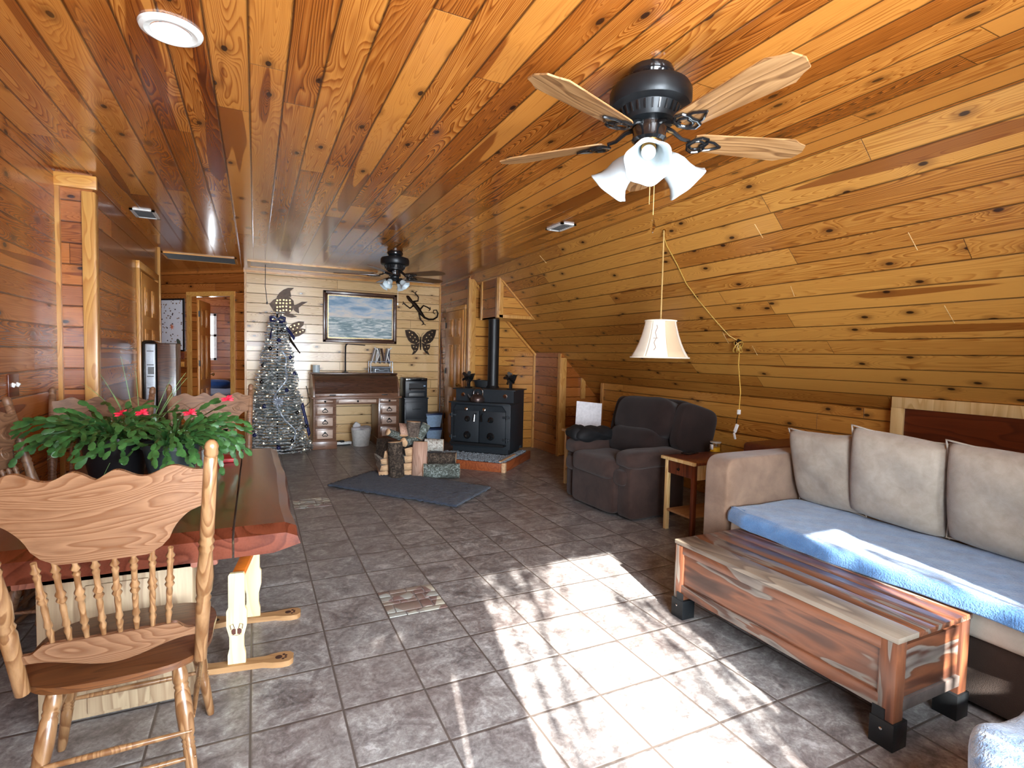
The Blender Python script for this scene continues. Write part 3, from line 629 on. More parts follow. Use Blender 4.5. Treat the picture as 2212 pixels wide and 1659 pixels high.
    if not far:
        mb = MB(); mb.tube([(-0.012, -0.03, -0.33), (-0.012, -0.03, -0.545)], 0.0016, 6); mb.obj('pull_chain', 'beige_cord', r)
        mb = MB(); mb.tube([(0.008, -0.032, -0.33), (0.008, -0.032, -0.585)], 0.0016, 6); ch = mb.obj('pull_chain', 'beige_cord', r)
        mb = MB(); mb.lathe([(0, 0.002), (0.012, 0.006), (0.05, 0.018), (0.075, 0.0)], (0.008, -0.032, -0.585), (0, 0, -1), 6, sy=0.5); mb.obj('crystal_drop', 'glass', ch)
    else:
        mb = MB(); mb.tube([(0.03, -0.03, -0.36), (0.03, -0.03, -0.58)], 0.0014, 6); mb.sq((0.03, -0.03, -0.60), (0.016, 0.016, 0.03), e1=1, e2=1); mb.obj('pull_chain', 'white', r)
    return r
M['blade'] = grain('oak_fan_blade', srgb(178, 136, 90), srgb(140, 100, 60), 0, rough=0.5, rings=10, coat=0.1, spread=10, dark=srgb(96, 62, 34))
M['bladed'] = grain('walnut_fan_blade', srgb(110, 76, 50), srgb(78, 50, 32), 0, rough=0.3)
fan((1.452, 1.79, ZC), 55, 'nearer ceiling fan with five light oak blades and white tulip shades', 'blade')
fan((1.46, 6.25, ZC), 20, 'distant black ceiling fan in front of the seascape painting', 'bladed', True)
# ------------------------------------------------------------------ dining table, chairs, plants
r = thing('dining_table', 'thick red cedar slab dining table with live edge and pedestal', 'table', (-0.42, 3.1, 0))
def slab_half(x0, x1, live):
    # one heavy plank with waney outer edge, chamfered near end
    n = 26; y0, y1 = -0.93, 0.90; vs = []; fs = []
    zt, zb_ = 0.765, 0.662
    for i in range(n+1):
        y = y0+(y1-y0)*i/n; wv = (0.007*math.sin(5.1*y+1)+0.003*math.sin(13*y)) if live else 0
        pts = [(x0, zt), (x0, zb_)]
        if live > 0: pts = [(x0, zb_), (x1-0.09+wv, zb_), (x1+0.005+wv, zb_+0.055), (x1-0.005+wv, zt-0.018), (x1-0.045+wv*0.6, zt), (x0, zt)]
        elif live < 0: pts = [(x0+0.09+wv, zb_), (x1, zb_), (x1, zt), (x0+0.03+wv, zt), (x0-0.012+wv, zt-0.03), (x0+wv, zb_+0.045)]
        if i == 0: pts = [(a, z-(0.02 if z > 0.7 else -0.01)) for a, z in pts]
        yy = y-(0.0 if i else 0.0)
        vs += [(a, yy, z) for a, z in pts]
    m_ = 6
    for i in range(n):
        for k_ in range(m_): fs.append((i*m_+k_, i*m_+(k_+1) % m_, (i+1)*m_+(k_+1) % m_, (i+1)*m_+k_))
    fs.append(tuple(range(m_))[::-1]); fs.append(tuple(n*m_+k_ for k_ in range(m_)))
    mb = MB(); mb.add(vs, fs); return mb
slab_half(0.350, 0.565, 1).obj('tabletop_plank', 'cedar', r, ang=12)
slab_half(-0.50, 0.342, -1).obj('tabletop_plank', 'cedar', r, ang=12)
mb = MB(); mb.box((-0.05, -0.02, 0.60), (0.66, 1.2, 0.12), bev=0.01); mb.obj('apron', 'cedarx', r)
for y in (-0.52, 0.52):
    mb = MB(); mb.box((-0.06, y, 0.30), (0.50, 0.20, 0.58), bev=0.008); p = mb.obj('pedestal', 'pedwood', r)
    mb = MB(); mb.box((-0.06, y-0.105, 0.28), (0.20, 0.012, 0.5), bev=0.003); mb.obj('pedestal_panel', 'pedwood', p)
mb = MB(); mb.box((-0.06, 0, 0.12), (0.12, 0.9, 0.10), bev=0.008); mb.obj('stretcher', 'cedar', r)

def turned(L, r0, kind='leg'):
    # profile of a turned oak member along its length
    if kind == 'leg': a = [(0, .62), (.06, .8), (.30, .95), (.36, 1.0), (.375, .85), (.39, 1.02), (.405, .85), (.42, 1.05), (.435, .85), (.46, 1.15), (.62, 1.35), (.76, 1.2), (.78, 1.0), (.80, 1.2), (.815, 1.0), (.83, 1.2), (.86, 1.25), (.95, 1.0), (1, .7)]
    elif kind == 'post': a = [(0, 1.0), (.16, 1.05), (.27, 1.15), (.285, .95), (.30, 1.2), (.315, .95), (.33, 1.15), (.40, 1.35), (.48, 1.1), (.52, 1.0), (.535, 1.2), (.55, .95), (.565, 1.22), (.58, .95), (.60, 1.1), (.70, 1.08), (.93, .98), (.935, .8), (.94, 1.0), (.95, 1.05), (.965, .95), (.975, 1.05), (.99, .8), (1, .35)]
    else: a = [(0, .55), (.1, .7), (.16, .95), (.2, .6), (.24, 1.05), (.30, .7), (.45, .85), (.50, .7), (.54, 1.25), (.57, .8), (.61, 1.25), (.65, .75), (.80, .75), (.84, 1.0), (.87, .65), (.90, 1.2), (.94, .65), (1, .7)]
    return [(t*L, r0*q) for t, q in a]
def tmem(mb, a, b, r0, kind, n=14):
    a, b = Vector(a), Vector(b); mb.lathe(turned((b-a).length, r0, kind), a, b-a, n); return mb
def chair(label, loc, rz, mats, group='pressed back oak dining chairs'):
    om, ox, oseat = mats
    r = thing('dining_chair', label, 'chair', loc, rz, group)
    # local: front is +y, seat centre at the origin
    ol = []
    for i in range(48):
        t = 2*PI*i/48; c, s_ = math.cos(t), math.sin(t); ww = 0.252 if s_ > 0 else 0.245
        ol.append((math.copysign(abs(c)**0.62, c)*ww, math.copysign(abs(s_)**0.62, s_)*0.235))
    mb = MB(); mb.prism(ol, 0.018, Matrix.Translation((0, 0, 0.418))); mb.prism([(x*1.03, y*1.03) for x, y in ol], 0.016, Matrix.Translation((0, 0, 0.428)))
    mb.obj('seat', oseat, r, ang=50)
    for (x, y) in ((-0.17, 0.145), (0.17, 0.145), (-0.155, -0.15), (0.155, -0.15)):
        mb = MB(); tmem(mb, (x*1.36, y*(1.28 if y > 0 else 1.75), 0.0), (x, y, 0.425), 0.0185, 'leg', 18); mb.obj('leg', om, r, ang=60)
    PB = {}
    for s in (-1, 1):
        b0, b1 = Vector((s*0.222, -0.195, 0.43)), Vector((s*0.268, -0.395, 1.17)); PB[s] = (b0, b1)
        mb = MB(); tmem(mb, b0, b1, 0.0185, 'post', 20); mb.obj('back_post', om, r, ang=60)
    def back(x, z):   # y of the back plane at height z, curved in x
        t = (z-0.43)/0.74; return -0.195-0.20*t-0.05*(1-(x/0.26)**2)*(t**0.6)
    # crest rail outline
    top = lambda x: 1.083+0.022*math.exp(-((abs(x)-0.047)/0.032)**2)-0.006*math.exp(-(x/0.015)**2)+0.022*math.exp(-((abs(x)-0.172)/0.038)**2)-0.004*math.exp(-((abs(x)-0.11)/0.03)**2)
    def bot(x):
        a = abs(x)/0.26
        if a > 0.80: return 0.958+0.020*((a-0.80)/0.2)
        if a > 0.62: return 0.885+0.073*((a-0.62)/0.18)**0.55
        if a > 0.55: return 0.862+0.023*((a-0.55)/0.07)**0.7
        return 0.838+0.024*max(0, (a-0.40)/0.15)
    def crest(m_, name, tf, bf, hw, th, nx=56, nz=6):
        vs = []; fs = []
        for side in (0, 1):
            for j in range(nz+1):
                for i in range(nx+1):
                    x = -hw+2*hw*i/nx; z = bf(x)+(tf(x)-bf(x))*j/nz; vs.append((x, back(x, z)+(th if side else 0), z))
        N = (nx+1)*(nz+1); g = lambda s_, i, j: s_*N+j*(nx+1)+i
        for j in range(nz):
            for i in range(nx):
                fs.append((g(0, i, j), g(0, i+1, j), g(0, i+1, j+1), g(0, i, j+1))); fs.append((g(1, i, j), g(1, i, j+1), g(1, i+1, j+1), g(1, i+1, j)))
        for i in range(nx): fs.append((g(0, i, 0), g(1, i, 0), g(1, i+1, 0), g(0, i+1, 0))); fs.append((g(0, i, nz), g(0, i+1, nz), g(1, i+1, nz), g(1, i, nz)))
        for j in range(nz): fs.append((g(0, 0, j), g(0, 0, j+1), g(1, 0, j+1), g(1, 0, j))); fs.append((g(0, nx, j), g(1, nx, j), g(1, nx, j+1), g(0, nx, j+1)))
        mb = MB(); mb.add(vs, fs); return mb.obj(name, m_, r, ang=40)
    cr = crest(ox, 'crest_rail', top, bot, 0.258, 0.020)
    # pressed carving on the front face
    mb = MB()
    for s in (-1, 1):
        def sp(cx, cz, r0_, tw, ph):
            return [(s*(cx+r0_*(1-i/26)*math.cos(ph+tw*i/26)), 0, cz+r0_*(1-i/26)*math.sin(ph+tw*i/26)) for i in range(25)]
        for c in (sp(0.12, 0.90, 0.035, 9, 1), sp(0.17, 0.99, 0.03, 8, 3), sp(0.05, 0.95, 0.04, 9, 4)):
            mb.tube([(x, back(x, z)+0.021, z) for x, _, z in c], 0.0035, 5)
        c = [(s*0.235*(1-i/20), 0, 1.015+0.02*math.sin(i*0.5)) for i in range(20)]; mb.tube([(x, back(x, z)+0.021, z) for x, _, z in c], 0.003, 5)
    mb.obj('carving', ox, cr)
    lt = lambda x: 0.555+0.03*min(1, max(0, (0.19-abs(x))/0.03))*1.0-0.0
    lb = lambda x: 0.505-0.022*math.cos(abs(x)*PI/0.19)
    crest(ox, 'lower_rail', lt, lb, 0.226, 0.018)
    for i in range(8):
        x = -0.14+0.28*i/7; x2 = x*1.12
        mb = MB(); tmem(mb, (x, back(x, 0.575)+0.009, 0.578), (x2, back(x2, 0.845)+0.010, 0.846), 0.0105, 'spindle', 12); mb.obj('spindle', om, r, ang=60)
    for (a, b) in (((-0.205, 0.18, 0.18), (0.205, 0.18, 0.18)), ((-0.21, -0.235, 0.13), (0.21, -0.235, 0.13)), ((-0.20, -0.225, 0.21), (0.20, -0.225, 0.21)), ((-0.20, -0.20, 0.24), (-0.20, 0.165, 0.24)), ((0.20, -0.20, 0.24), (0.20, 0.165, 0.24))):
        a, b = Vector(a), Vector(b); L = (b-a).length
        mb = MB(); mb.lathe([(0, .006), (L*.15, .008), (L*.4, .0095), (L*.5, .011), (L*.6, .0095), (L*.85, .008), (L, .006)], a, b-a, 12); mb.obj('stretcher', om, r)
    return r
CG = ('oak', 'oakx', 'oakseat')
CHF = chair('nearest oak dining chair with its scrolled back towards the viewer', (-0.388, 2.15, 0), R(1), CG)
CD = ('oakdark', 'oakdark', 'oakdark')
c2 = chair('carved weathered oak chair at far end of table, behind the cactus on the left', (-0.90, 3.90, 0), R(178), CD)
copy_tree(c2, (-0.255, 4.20, 0), R(186), 'carved oak chair at the far right corner of the cedar table')
c4 = chair('oak chair between the cedar table and the left wall, mostly its leaning posts showing', (-0.775, 3.22, 0), R(-97), CD)

# pots with Christmas cactus
def cactus(loc, pot_mat, pr, ph, label, nb, seed, dirs, reach, flowers, name='potted_cactus'):
    q = random.Random(seed); r = thing(name, label, 'potted plant', loc)
    mb = MB(); mb.lathe([(0, pr*0.72), (0.004, pr*0.74), (ph*0.85, pr*0.97), (ph*0.86, pr*1.04), (ph, pr*1.06), (ph, pr*0.98), (ph*0.9, pr*0.96)], n=40); mb.obj('pot', pot_mat, r)
    mb = MB(); mb.lathe([(ph*0.88, pr*0.96), (ph*0.92, 0.0)], n=24, cap=False); mb.obj('soil', 'potblack', r)
    mb = MB(); mt = []
    def seg(c, d, up, L, wd):
        x = d.normalized(); y = x.cross(up)
        if y.length < 1e-3: y = x.orthogonal()
        y.normalize(); z = x.cross(y)
        ol = [(0, .12), (.18, .62), (.42, 1.0), (.62, .9), (.80, .95), (1.0, .35)]; n = len(ol); vs = []; th = 0.16*wd
        for (t, w_) in ol: vs += [c+x*t*L+y*w_*wd, c+x*t*L+z*th, c+x*t*L-y*w_*wd, c+x*t*L-z*th]
        fs = []
        for i in range(n-1):
            for k_ in range(4): fs.append((i*4+k_, i*4+(k_+1) % 4, (i+1)*4+(k_+1) % 4, (i+1)*4+k_))
        fs.append((3, 2, 1, 0)); e = (n-1)*4; fs.append((e, e+1, e+2, e+3)); mb.add(vs, fs)
    tips = []
    for b in range(nb):
        a = q.choice(dirs)+q.uniform(-0.6, 0.6); el_ = q.uniform(0.35, 1.25)
        p = Vector((math.cos(a)*pr*q.uniform(0.1, 0.8), math.sin(a)*pr*q.uniform(0.1, 0.8), ph*0.9))
        n = q.randint(5, 8); L = reach*q.uniform(0.75, 1.2)/n; az_ = a
        for i in range(n):
            d = Vector((math.cos(az_)*math.cos(el_), math.sin(az_)*math.cos(el_), math.sin(el_)))
            seg(p, d, Vector((q.uniform(-.5, .5), q.uniform(-1, -.2), q.uniform(.2, 1))), L*1.12, q.uniform(0.010, 0.016)); p = p+d*L
            el_ -= q.uniform(0.12, 0.38); az_ += q.uniform(-0.22, 0.22)
            if i == n-2 and q.random() < 0.5: seg(p, Vector((d.x+q.uniform(-.6, .6), d.y+q.uniform(-.6, .6), d.z)), Vector((0, -1, 1)), L, 0.014)
        tips.append(p)
    mb.obj('foliage', 'leaf', r, ang=60)
    for f in flowers:
        mb = MB(); p = Vector(f)
        for i in range(14):
            a = i*2.4; e = 0.2+0.9*(i % 3)/2; d = Vector((math.cos(a)*math.cos(e), math.sin(a)*math.cos(e), math.sin(e)-0.5)).normalized()
            mb.lathe([(0, .003), (.012, .007), (.024, .005), (.032, .0008)], p, d, 6)
        mb.obj('flower', 'flower', r)
    return r
cactus((-0.645, 3.36, 0.765), 'potblack', 0.155, 0.215, 'flowering cactus in a wide black pot on the table', 105, 3, [2.6, 3.1, 3.8, 4.5, 5.2, 1.6, 0.9], 0.30, [(0.045, -0.13, 0.335), (0.125, -0.10, 0.335)])
cactus((-0.385, 3.20, 0.765), 'potgreen', 0.128, 0.19, 'flowering cactus in a slate green pot, right of the black pot', 95, 8, [-0.8, -0.2, 0.4, 1.1, 4.2, 5.0, 1.8], 0.30, [(0.09, -0.09, 0.345), (0.25, 0.06, 0.40)])
# spiky grass plant standing behind the cacti
r = thing('spider_plant', 'thin bladed grassy plant behind the flowering cacti on table', 'potted plant', (-0.60, 3.74, 0.765))
mb = MB(); mb.lathe([(0, 0.06), (0.13, 0.09), (0.14, 0.09), (0.14, 0.08), (0.12, 0.078)], n=28); mb.obj('pot', 'potblack', r)
mb = MB(); q = random.Random(4)
for i in range(34):
    a = q.uniform(0, 2*PI); L = q.uniform(0.35, 0.62); e = q.uniform(0.3, 1.35); P = []
    for t in range(8):
        s_ = t/7; P.append((math.cos(a)*(0.03+L*s_*math.cos(e)), math.sin(a)*(0.03+L*s_*math.cos(e)), 0.12+L*s_*math.sin(e)-0.28*s_*s_*math.cos(e)))
    mb.tube(P, [0.0045*(1-0.85*t/7) for t in range(8)], 4)
mb.obj('foliage', 'leaf2', r)
tag((lambda m: (m.lathe([(0, .034), (.10, .038), (.105, .034), (.11, .0)], n=24), m)[1])(MB()).obj('cup', 'white', loc=(-0.235, 3.42, 0.766)), 'small white cup on the table right of the pots', 'cup')
mb = MB(); mb.box((0, 0, 0.012), (0.12, 0.15, 0.024), bev=0.004); tag(mb.obj('booklet', plain('red_cover', srgb(168, 30, 34), 0.5), loc=(-0.17, 3.62, 0.766)), 'red booklet lying on the table beside the cup', 'book')

# pet stand with paw prints under the table edge
r = thing('pet_bowl_stand', 'pale pine pet stand with paw print feet beside the cedar table', 'pet stand', (-0.045, 2.86, 0), R(-8))
def foot(y):
    xs = [-0.235, -0.22, -0.19, -0.15, -0.11, 0.0, 0.11, 0.15, 0.19, 0.22, 0.235]; ws = [0.02, 0.040, 0.046, 0.040, 0.026, 0.026, 0.026, 0.040, 0.046, 0.040, 0.02]
    ol = [(x, -w_) for x, w_ in zip(xs, ws)]+[(x, w_) for x, w_ in zip(xs[::-1], ws[::-1])]
    mb = MB(); mb.prism(ol, 0.026, Matrix.Translation((0, y, 0))); f = mb.obj('foot', 'tanpine', r, ang=50)
    for s in (-1, 1):
        mb = MB(); cx = s*0.185
        mb.lathe([(0, .015), (.0015, .015)], (cx-0.012*s, y, 0.0262), (0, 0, 1), 16)
        for (dx, dy) in ((0.008, 0.018), (0.018, 0.008), (0.018, -0.008), (0.008, -0.018)): mb.lathe([(0, .006), (.0015, .006)], (cx+dx*s, y+dy, 0.0262), (0, 0, 1), 10)
        mb.obj('paw_print', plain('paw_brown', srgb(60, 34, 24), 0.7), f)
    return f
for y, z in ((-0.225, 1), (0.225, 1)):
    foot(y)
    ol = [(-0.036, 0.027), (-0.036, 0.07), (-0.029, 0.10), (-0.029, 0.15), (-0.041, 0.20), (-0.041, 0.27), (-0.033, 0.285), (-0.033, 0.43), (-0.027, 0.44)]
    ol = ol+[(-x, z_) for x, z_ in ol[::-1]]
    mb = MB(); mb.prism(ol, 0.018, Matrix.Translation((0.0, y+0.009, 0)) @ Matrix.Rotation(PI/2, 4, 'X')); u = mb.obj('upright', 'palepine', r, ang=50)
    if y < 0:
        yb = y-0.0095
        mb = MB()
        for s in (-1, 1):
            mb.tube([(s*0.008, yb, 0.19), (s*0.014, yb, 0.211), (s*0.026, yb, 0.206), (s*0.022, yb, 0.186)], 0.0016, 5)
            mb.prism([(s*0.003, 0.165), (s*0.003, 0.188), (s*0.014, 0.190), (s*0.021, 0.182), (s*0.020, 0.168), (s*0.012, 0.162)], 0.001, Matrix.Translation((0, yb, 0)) @ Matrix.Rotation(PI/2, 4, 'X'))
        mb.tube([(-0.02, yb, 0.163), (0, yb, 0.158), (0.02, yb, 0.163)], 0.0012, 5)
        mb.obj('dog_face_emblem', plain('emblem_brown', srgb(84, 44, 34), 0.7), u)
mb = MB(); mb.box((0.0, 0.0, 0.415), (0.05, 0.43, 0.03), bev=0.004); mb.obj('crossbar', plain('orange_stained_wood', srgb(226, 122, 40), 0.4), r)

# black cabinet with slotted silver panel by the left rear wall
r = thing('cabinet', 'tall black cabinet with curved slotted silver panel against the left wall', 'cabinet', (-0.845, 6.3, 0))
mb = MB(); mb.box((0.075, 0.0, 0.74), (0.16, 0.34, 1.48), bev=0.008); mb.obj('body', 'walnut', r)
mb = MB(); mb.box((-0.075, 0.0, 0.755), (0.14, 0.36, 1.50), bev=0.05, seg=5); c_ = mb.obj('side_case', 'gloss', r)
mb = MB(); mb.box((-0.055, -0.185, 0.75), (0.085, 0.02, 1.44), bev=0.009, seg=4); mb.obj('silver_panel', plain('brushed_silver', srgb(168, 172, 178), 0.35, 0.4), r)
mb = MB()
mb.box((-0.05, -0.197, 1.215), (0.05, 0.004, 0.07)); mb.obj('badge_plate', 'grey', r)
for z in (1.40, 1.27, 1.16, 1.05, 0.94): mb = MB(); mb.box((-0.055, -0.197, z), (0.055, 0.006, 0.010)); mb.obj('slot', 'grey', r)

# switch plate on the left wall
r = thing('switch_plate', 'brown wall plate with two white toggle switches on left wall', 'light switch', (-1.2, 3.83, 1.21))
mb = MB(); mb.box((0.004, 0, 0), (0.008, 0.14, 0.125), bev=0.003); mb.obj('plate', 'mahog', r)
for dy in (-0.03, 0.03):
    mb = MB(); mb.box((0.014, dy, 0.002), (0.02, 0.009, 0.022), rot=(0, 0.5, 0), bev=0.002); mb.obj('toggle', 'white', r)

# hallway: poster, photo and key shelf on the angled wall
ra = -math.atan2(0.6726, 0.74)
def on_diag(t, z, d=0.012): return (A0+dg*t+dn*d+Vector((0, 0, z)))[:]
r = thing('framed_poster', 'tall framed poster of shells on white in the hallway', 'poster', on_diag(1.37, 1.79), ra)
mb = MB()
for s in (-1, 1): mb.box((s*0.25, 0, 0), (0.025, 0.025, 0.80)); mb.box((0, 0, s*0.39), (0.52, 0.025, 0.025))
mb.obj('frame', 'gloss', r)
mb = MB(); mb.slab([Vector((-0.24, -0.004, -0.38)), Vector((0.24, -0.004, -0.38)), Vector((0.24, -0.004, 0.38)), Vector((-0.24, -0.004, 0.38))], [(0, 0), (1, 0), (1, 1), (0, 1)], (0, 0.01, 0)); mb.keep = 1; pp = mb.obj('print', 'poster', r)
mb = MB()
for i in range(7): a = 2*PI*i/7; mb.lathe([(0, .010), (.05, .001)], (0.02, -0.006, -0.03), (math.cos(a), 0, math.sin(a)), 6)
mb.obj('starfish', plain('orange_starfish', srgb(206, 110, 70), 0.6), pp)
mb = MB(); mb.sq((0.15, -0.007, -0.27), (0.07, 0.004, 0.13), rot=(0, -0.5, 0), e1=1, e2=1); mb.obj('conch', plain('dark_shell', srgb(78, 84, 70), 0.6), pp)
mb = MB(); mb.box((0, 0, 0), (0.08, 0.012, 0.11)); tag(mb.obj('photograph', plain('warm_photo', srgb(120, 60, 40), 0.4, 0, 0.7, 22), loc=on_diag(1.16, 1.32), rz=ra), 'small warm toned photograph pinned below the shell poster', 'picture')
r = thing('key_shelf', 'small pine key shelf with a metal cross under the poster', 'shelf', on_diag(1.28, 1.22, 0.03), ra)
mb = MB(); mb.box((0, 0, 0), (0.30, 0.06, 0.02), bev=0.003); mb.box((0, 0.02, -0.035), (0.30, 0.02, 0.06), bev=0.003); mb.obj('shelf_board', 'trimx', r)
mb = MB(); mb.box((-0.08, 0.0, 0.06), (0.012, 0.01, 0.10)); mb.box((-0.08, 0, 0.075), (0.05, 0.01, 0.012)); mb.obj('cross', 'bronze', r)

# bed in the far bedroom
r = thing('bed', 'bed with rumpled blue bedding seen through the hallway door', 'bed', (-0.5, 11.0, 0))
mb = MB(); mb.box((0, 0, 0.20), (1.3, 1.5, 0.34), bev=0.02); mb.obj('bed_base', 'sofadark', r)
mb = MB(); mb.sq((0, 0, 0.52), (1.36, 1.55, 0.36), e1=0.3, e2=0.3, jit=0.03, nu=48, nv=24); mb.obj('bedding', 'blue', r)
mb = MB(); mb.pillow(Matrix.Translation((-0.2, 0.5, 0.76)) @ Matrix.Rotation(R(70), 4, 'X'), 0.6, 0.4, 0.16); mb.obj('pillow', 'blue', r)
# ------------------------------------------------------------------ back wall group
YA = YB-0.03
def p2(px, py, y=YA): v = at_y(px, py, y); return (v.x, v.z)
# seascape painting
TL, BR = at_y(698, 625, YA), at_y(856, 742, YA); cx, cz, pw, ph = (TL.x+BR.x)/2, (TL.z+BR.z)/2-0.01, BR.x-TL.x, TL.z-BR.z
r = thing('framed_painting', 'large seascape painting in dark carved frame on the back wall', 'painting', (cx, YB-0.03, cz))
mb = MB()
for k_, (o, t, d) in enumerate(((0.0, 0.045, 0.05), (0.042, 0.03, 0.035))):
    W_, H_ = pw-2*o, ph-2*o
    for s in (-1, 1): mb.box((s*(W_/2-t/2), 0, 0), (t, d, H_), bev=0.008); mb.box((0, 0, s*(H_/2-t/2)), (W_, d, t), bev=0.008)
mb.obj('frame', 'walnut', r)
mb = MB()
W_, H_ = pw-0.145, ph-0.145
for s in (-1, 1): mb.box((s*(W_/2), -0.012, 0), (0.012, 0.012, H_)); mb.box((0, -0.012, s*(H_/2)), (W_, 0.012, 0.012))
mb.obj('fillet', 'goldspot', r)
mb = MB(); mb.keep = 1; mb.slab([Vector((-W_/2, -0.005, -H_/2)), Vector((W_/2, -0.005, -H_/2)), Vector((W_/2, -0.005, H_/2)), Vector((-W_/2, -0.005, H_/2))], [(0, 0), (1, 0), (1, 1), (0, 1)], (0, 0.01, 0)); mb.obj('canvas', 'sea', r)

def plaque(name, label, cat, parts, loc_px, mat='bronze', spots=None, y=YA):
    c = at_y(*loc_px, y); r = thing(name, label, cat, (c.x, y, c.z))
    loc = lambda q: (at_y(q[0], q[1], y).x-c.x, at_y(q[0], q[1], y).z-c.z)
    for i, (pn, pts, th) in enumerate(parts):
        mb = MB()
        if pts and len(pts[0]) == 3:   # tube with radii in pixels
            P = [loc(p) for p in pts]; mb.tube([(a, 0.0, b) for a, b in P], [p[2]/140 for p in pts], 8)
        else: mb.prism([loc(p) for p in pts], th, Matrix.Translation((0, 0.0, 0)) @ Matrix.Rotation(PI/2, 4, 'X'))
        mb.obj(pn, mat, r)
    if spots:
        mb = MB()
        for (a, b, rr) in spots: u, v = loc((a, b)); mb.lathe([(0, rr/140), (0.004, rr/150)], (u, -th_spot, v), (0, -1, 0), 8)
        mb.obj('gold_inlay', 'goldspot', r)
    return r
th_spot = 0.012
q = random.Random(2)
# butterfly
def mir(pts, cx): return [(2*cx-a, b) for a, b in pts][::-1]
wu = [(906, 737), (903, 726), (895, 717), (884, 712), (875, 713), (877, 724), (882, 735), (888, 741), (898, 744)]
wl = [(906, 740), (897, 744), (888, 744), (889, 752), (894, 758), (889, 767), (897, 763), (903, 755)]
cb = 908.5
plaque('wall_butterfly', 'bronze metal butterfly hanging right of the desk papers', 'wall ornament', [('body', [(908.5, 728, 1.0), (908.5, 736, 2.0), (908.5, 744, 2.0), (908.5, 756, 1.2)], .01), ('wing', wu, .01), ('wing', mir(wu, cb), .01), ('wing', wl, .01), ('wing', mir(wl, cb), .01),
    ('antenna', [(908, 729, .4), (905, 722, .4), (901, 719, .4)], 0), ('antenna', [(909, 729, .4), (912, 722, .4), (916, 719, .4)], 0)], (908.5, 740),
    spots=[(a, b, rr) for a, b, rr in [(884, 718, 1.6), (890, 723, 1.6), (896, 729, 1.6), (886, 728, 1.3), (892, 735, 1.4), (899, 737, 1.5), (893, 749, 1.6), (899, 750, 1.6), (896, 757, 1.2)] for a in (a, 2*cb-a)])
# gecko
plaque('wall_gecko', 'bronze metal gecko with curled tail, above the butterfly', 'wall ornament',
    [('body', [(878, 639, 1), (881, 641, 3.6), (886, 648, 4.2), (890, 652, 2.8), (896, 658, 5), (903, 667, 5), (910, 677, 4), (917, 686, 2.6), (926, 690, 2.4), (936, 690, 2.2), (944, 685, 2), (946, 677, 1.8), (943, 670, 1.5), (937, 670, 1.3), (936, 675, 1.2), (939, 678, 1)], 0),
     ('leg', [(891, 652, 2), (903, 650, 1.6), (904, 642, 1.5), (896, 632, 1.4)], 0), ('leg', [(893, 660, 2), (886, 666, 1.6), (878, 660, 1.5), (872, 655, 1.4)], 0),
     ('leg', [(908, 668, 2), (915, 660, 1.7), (924, 664, 1.6), (929, 668, 1.6)], 0), ('leg', [(905, 676, 2), (908, 690, 1.7), (914, 696, 1.6), (915, 700, 1.6)], 0),
     ('toes', [(892, 630, .8), (896, 633, .9), (901, 629, .8)], 0), ('toes', [(869, 658, .8), (872, 655, .9), (871, 651, .8)], 0), ('toes', [(929, 663, .8), (930, 668, .9), (926, 672, .8)], 0), ('toes', [(911, 702, .8), (915, 700, .9), (920, 702, .8)], 0)], (900, 665),
    spots=[(897+2.2*i, 659+3.1*i, 1.5) for i in range(5)])
# angel fish
body = [(582, 657), (590, 648), (600, 643), (614, 640), (626, 642), (634, 650), (635, 660), (632, 670), (624, 678), (612, 679), (600, 677), (590, 670)]
plaque('wall_fish', 'bronze metal angelfish on the wall above the tinsel tree', 'wall ornament', [('body', body, .012), ('dorsal_fin', [(597, 643), (603, 633), (612, 626), (622, 622), (635, 622), (627, 629), (629, 641)], .01), ('tail_fin', [(633, 661), (642, 657), (652, 652), (665, 652), (654, 658), (645, 665), (646, 677), (638, 673), (634, 669)], .01), ('anal_fin', [(612, 680), (626, 677), (642, 684), (630, 686), (620, 684)], .01)], (612, 660),
    spots=[(598+7*i+q.uniform(-1, 1), 648+7.5*j+q.uniform(-1, 1), 1.9) for i in range(5) for j in range(4)])
# dragonfly with long body
plaque('wall_dragonfly', 'bronze metal dragonfly with long body, behind top of tinsel tree', 'wall ornament', [('body', [(606, 701, 3), (612, 712, 4), (620, 722, 3.4), (630, 738, 2.4), (640, 752, 1.8), (648, 763, 1.2)], 0),
    ('wing', [(618, 721), (622, 708), (632, 698), (645, 694), (657, 695), (655, 703), (644, 713), (630, 722)], .008), ('wing', [(622, 726), (636, 716), (650, 709), (660, 711), (659, 718), (646, 726), (632, 729)], .008)], (625, 722),
    spots=[(628, 706, 1.6), (636, 703, 1.8), (645, 700, 1.7), (633, 711, 1.5), (642, 708, 1.5), (640, 719, 1.6), (648, 717, 1.6), (654, 714, 1.4), (633, 723, 1.3)])

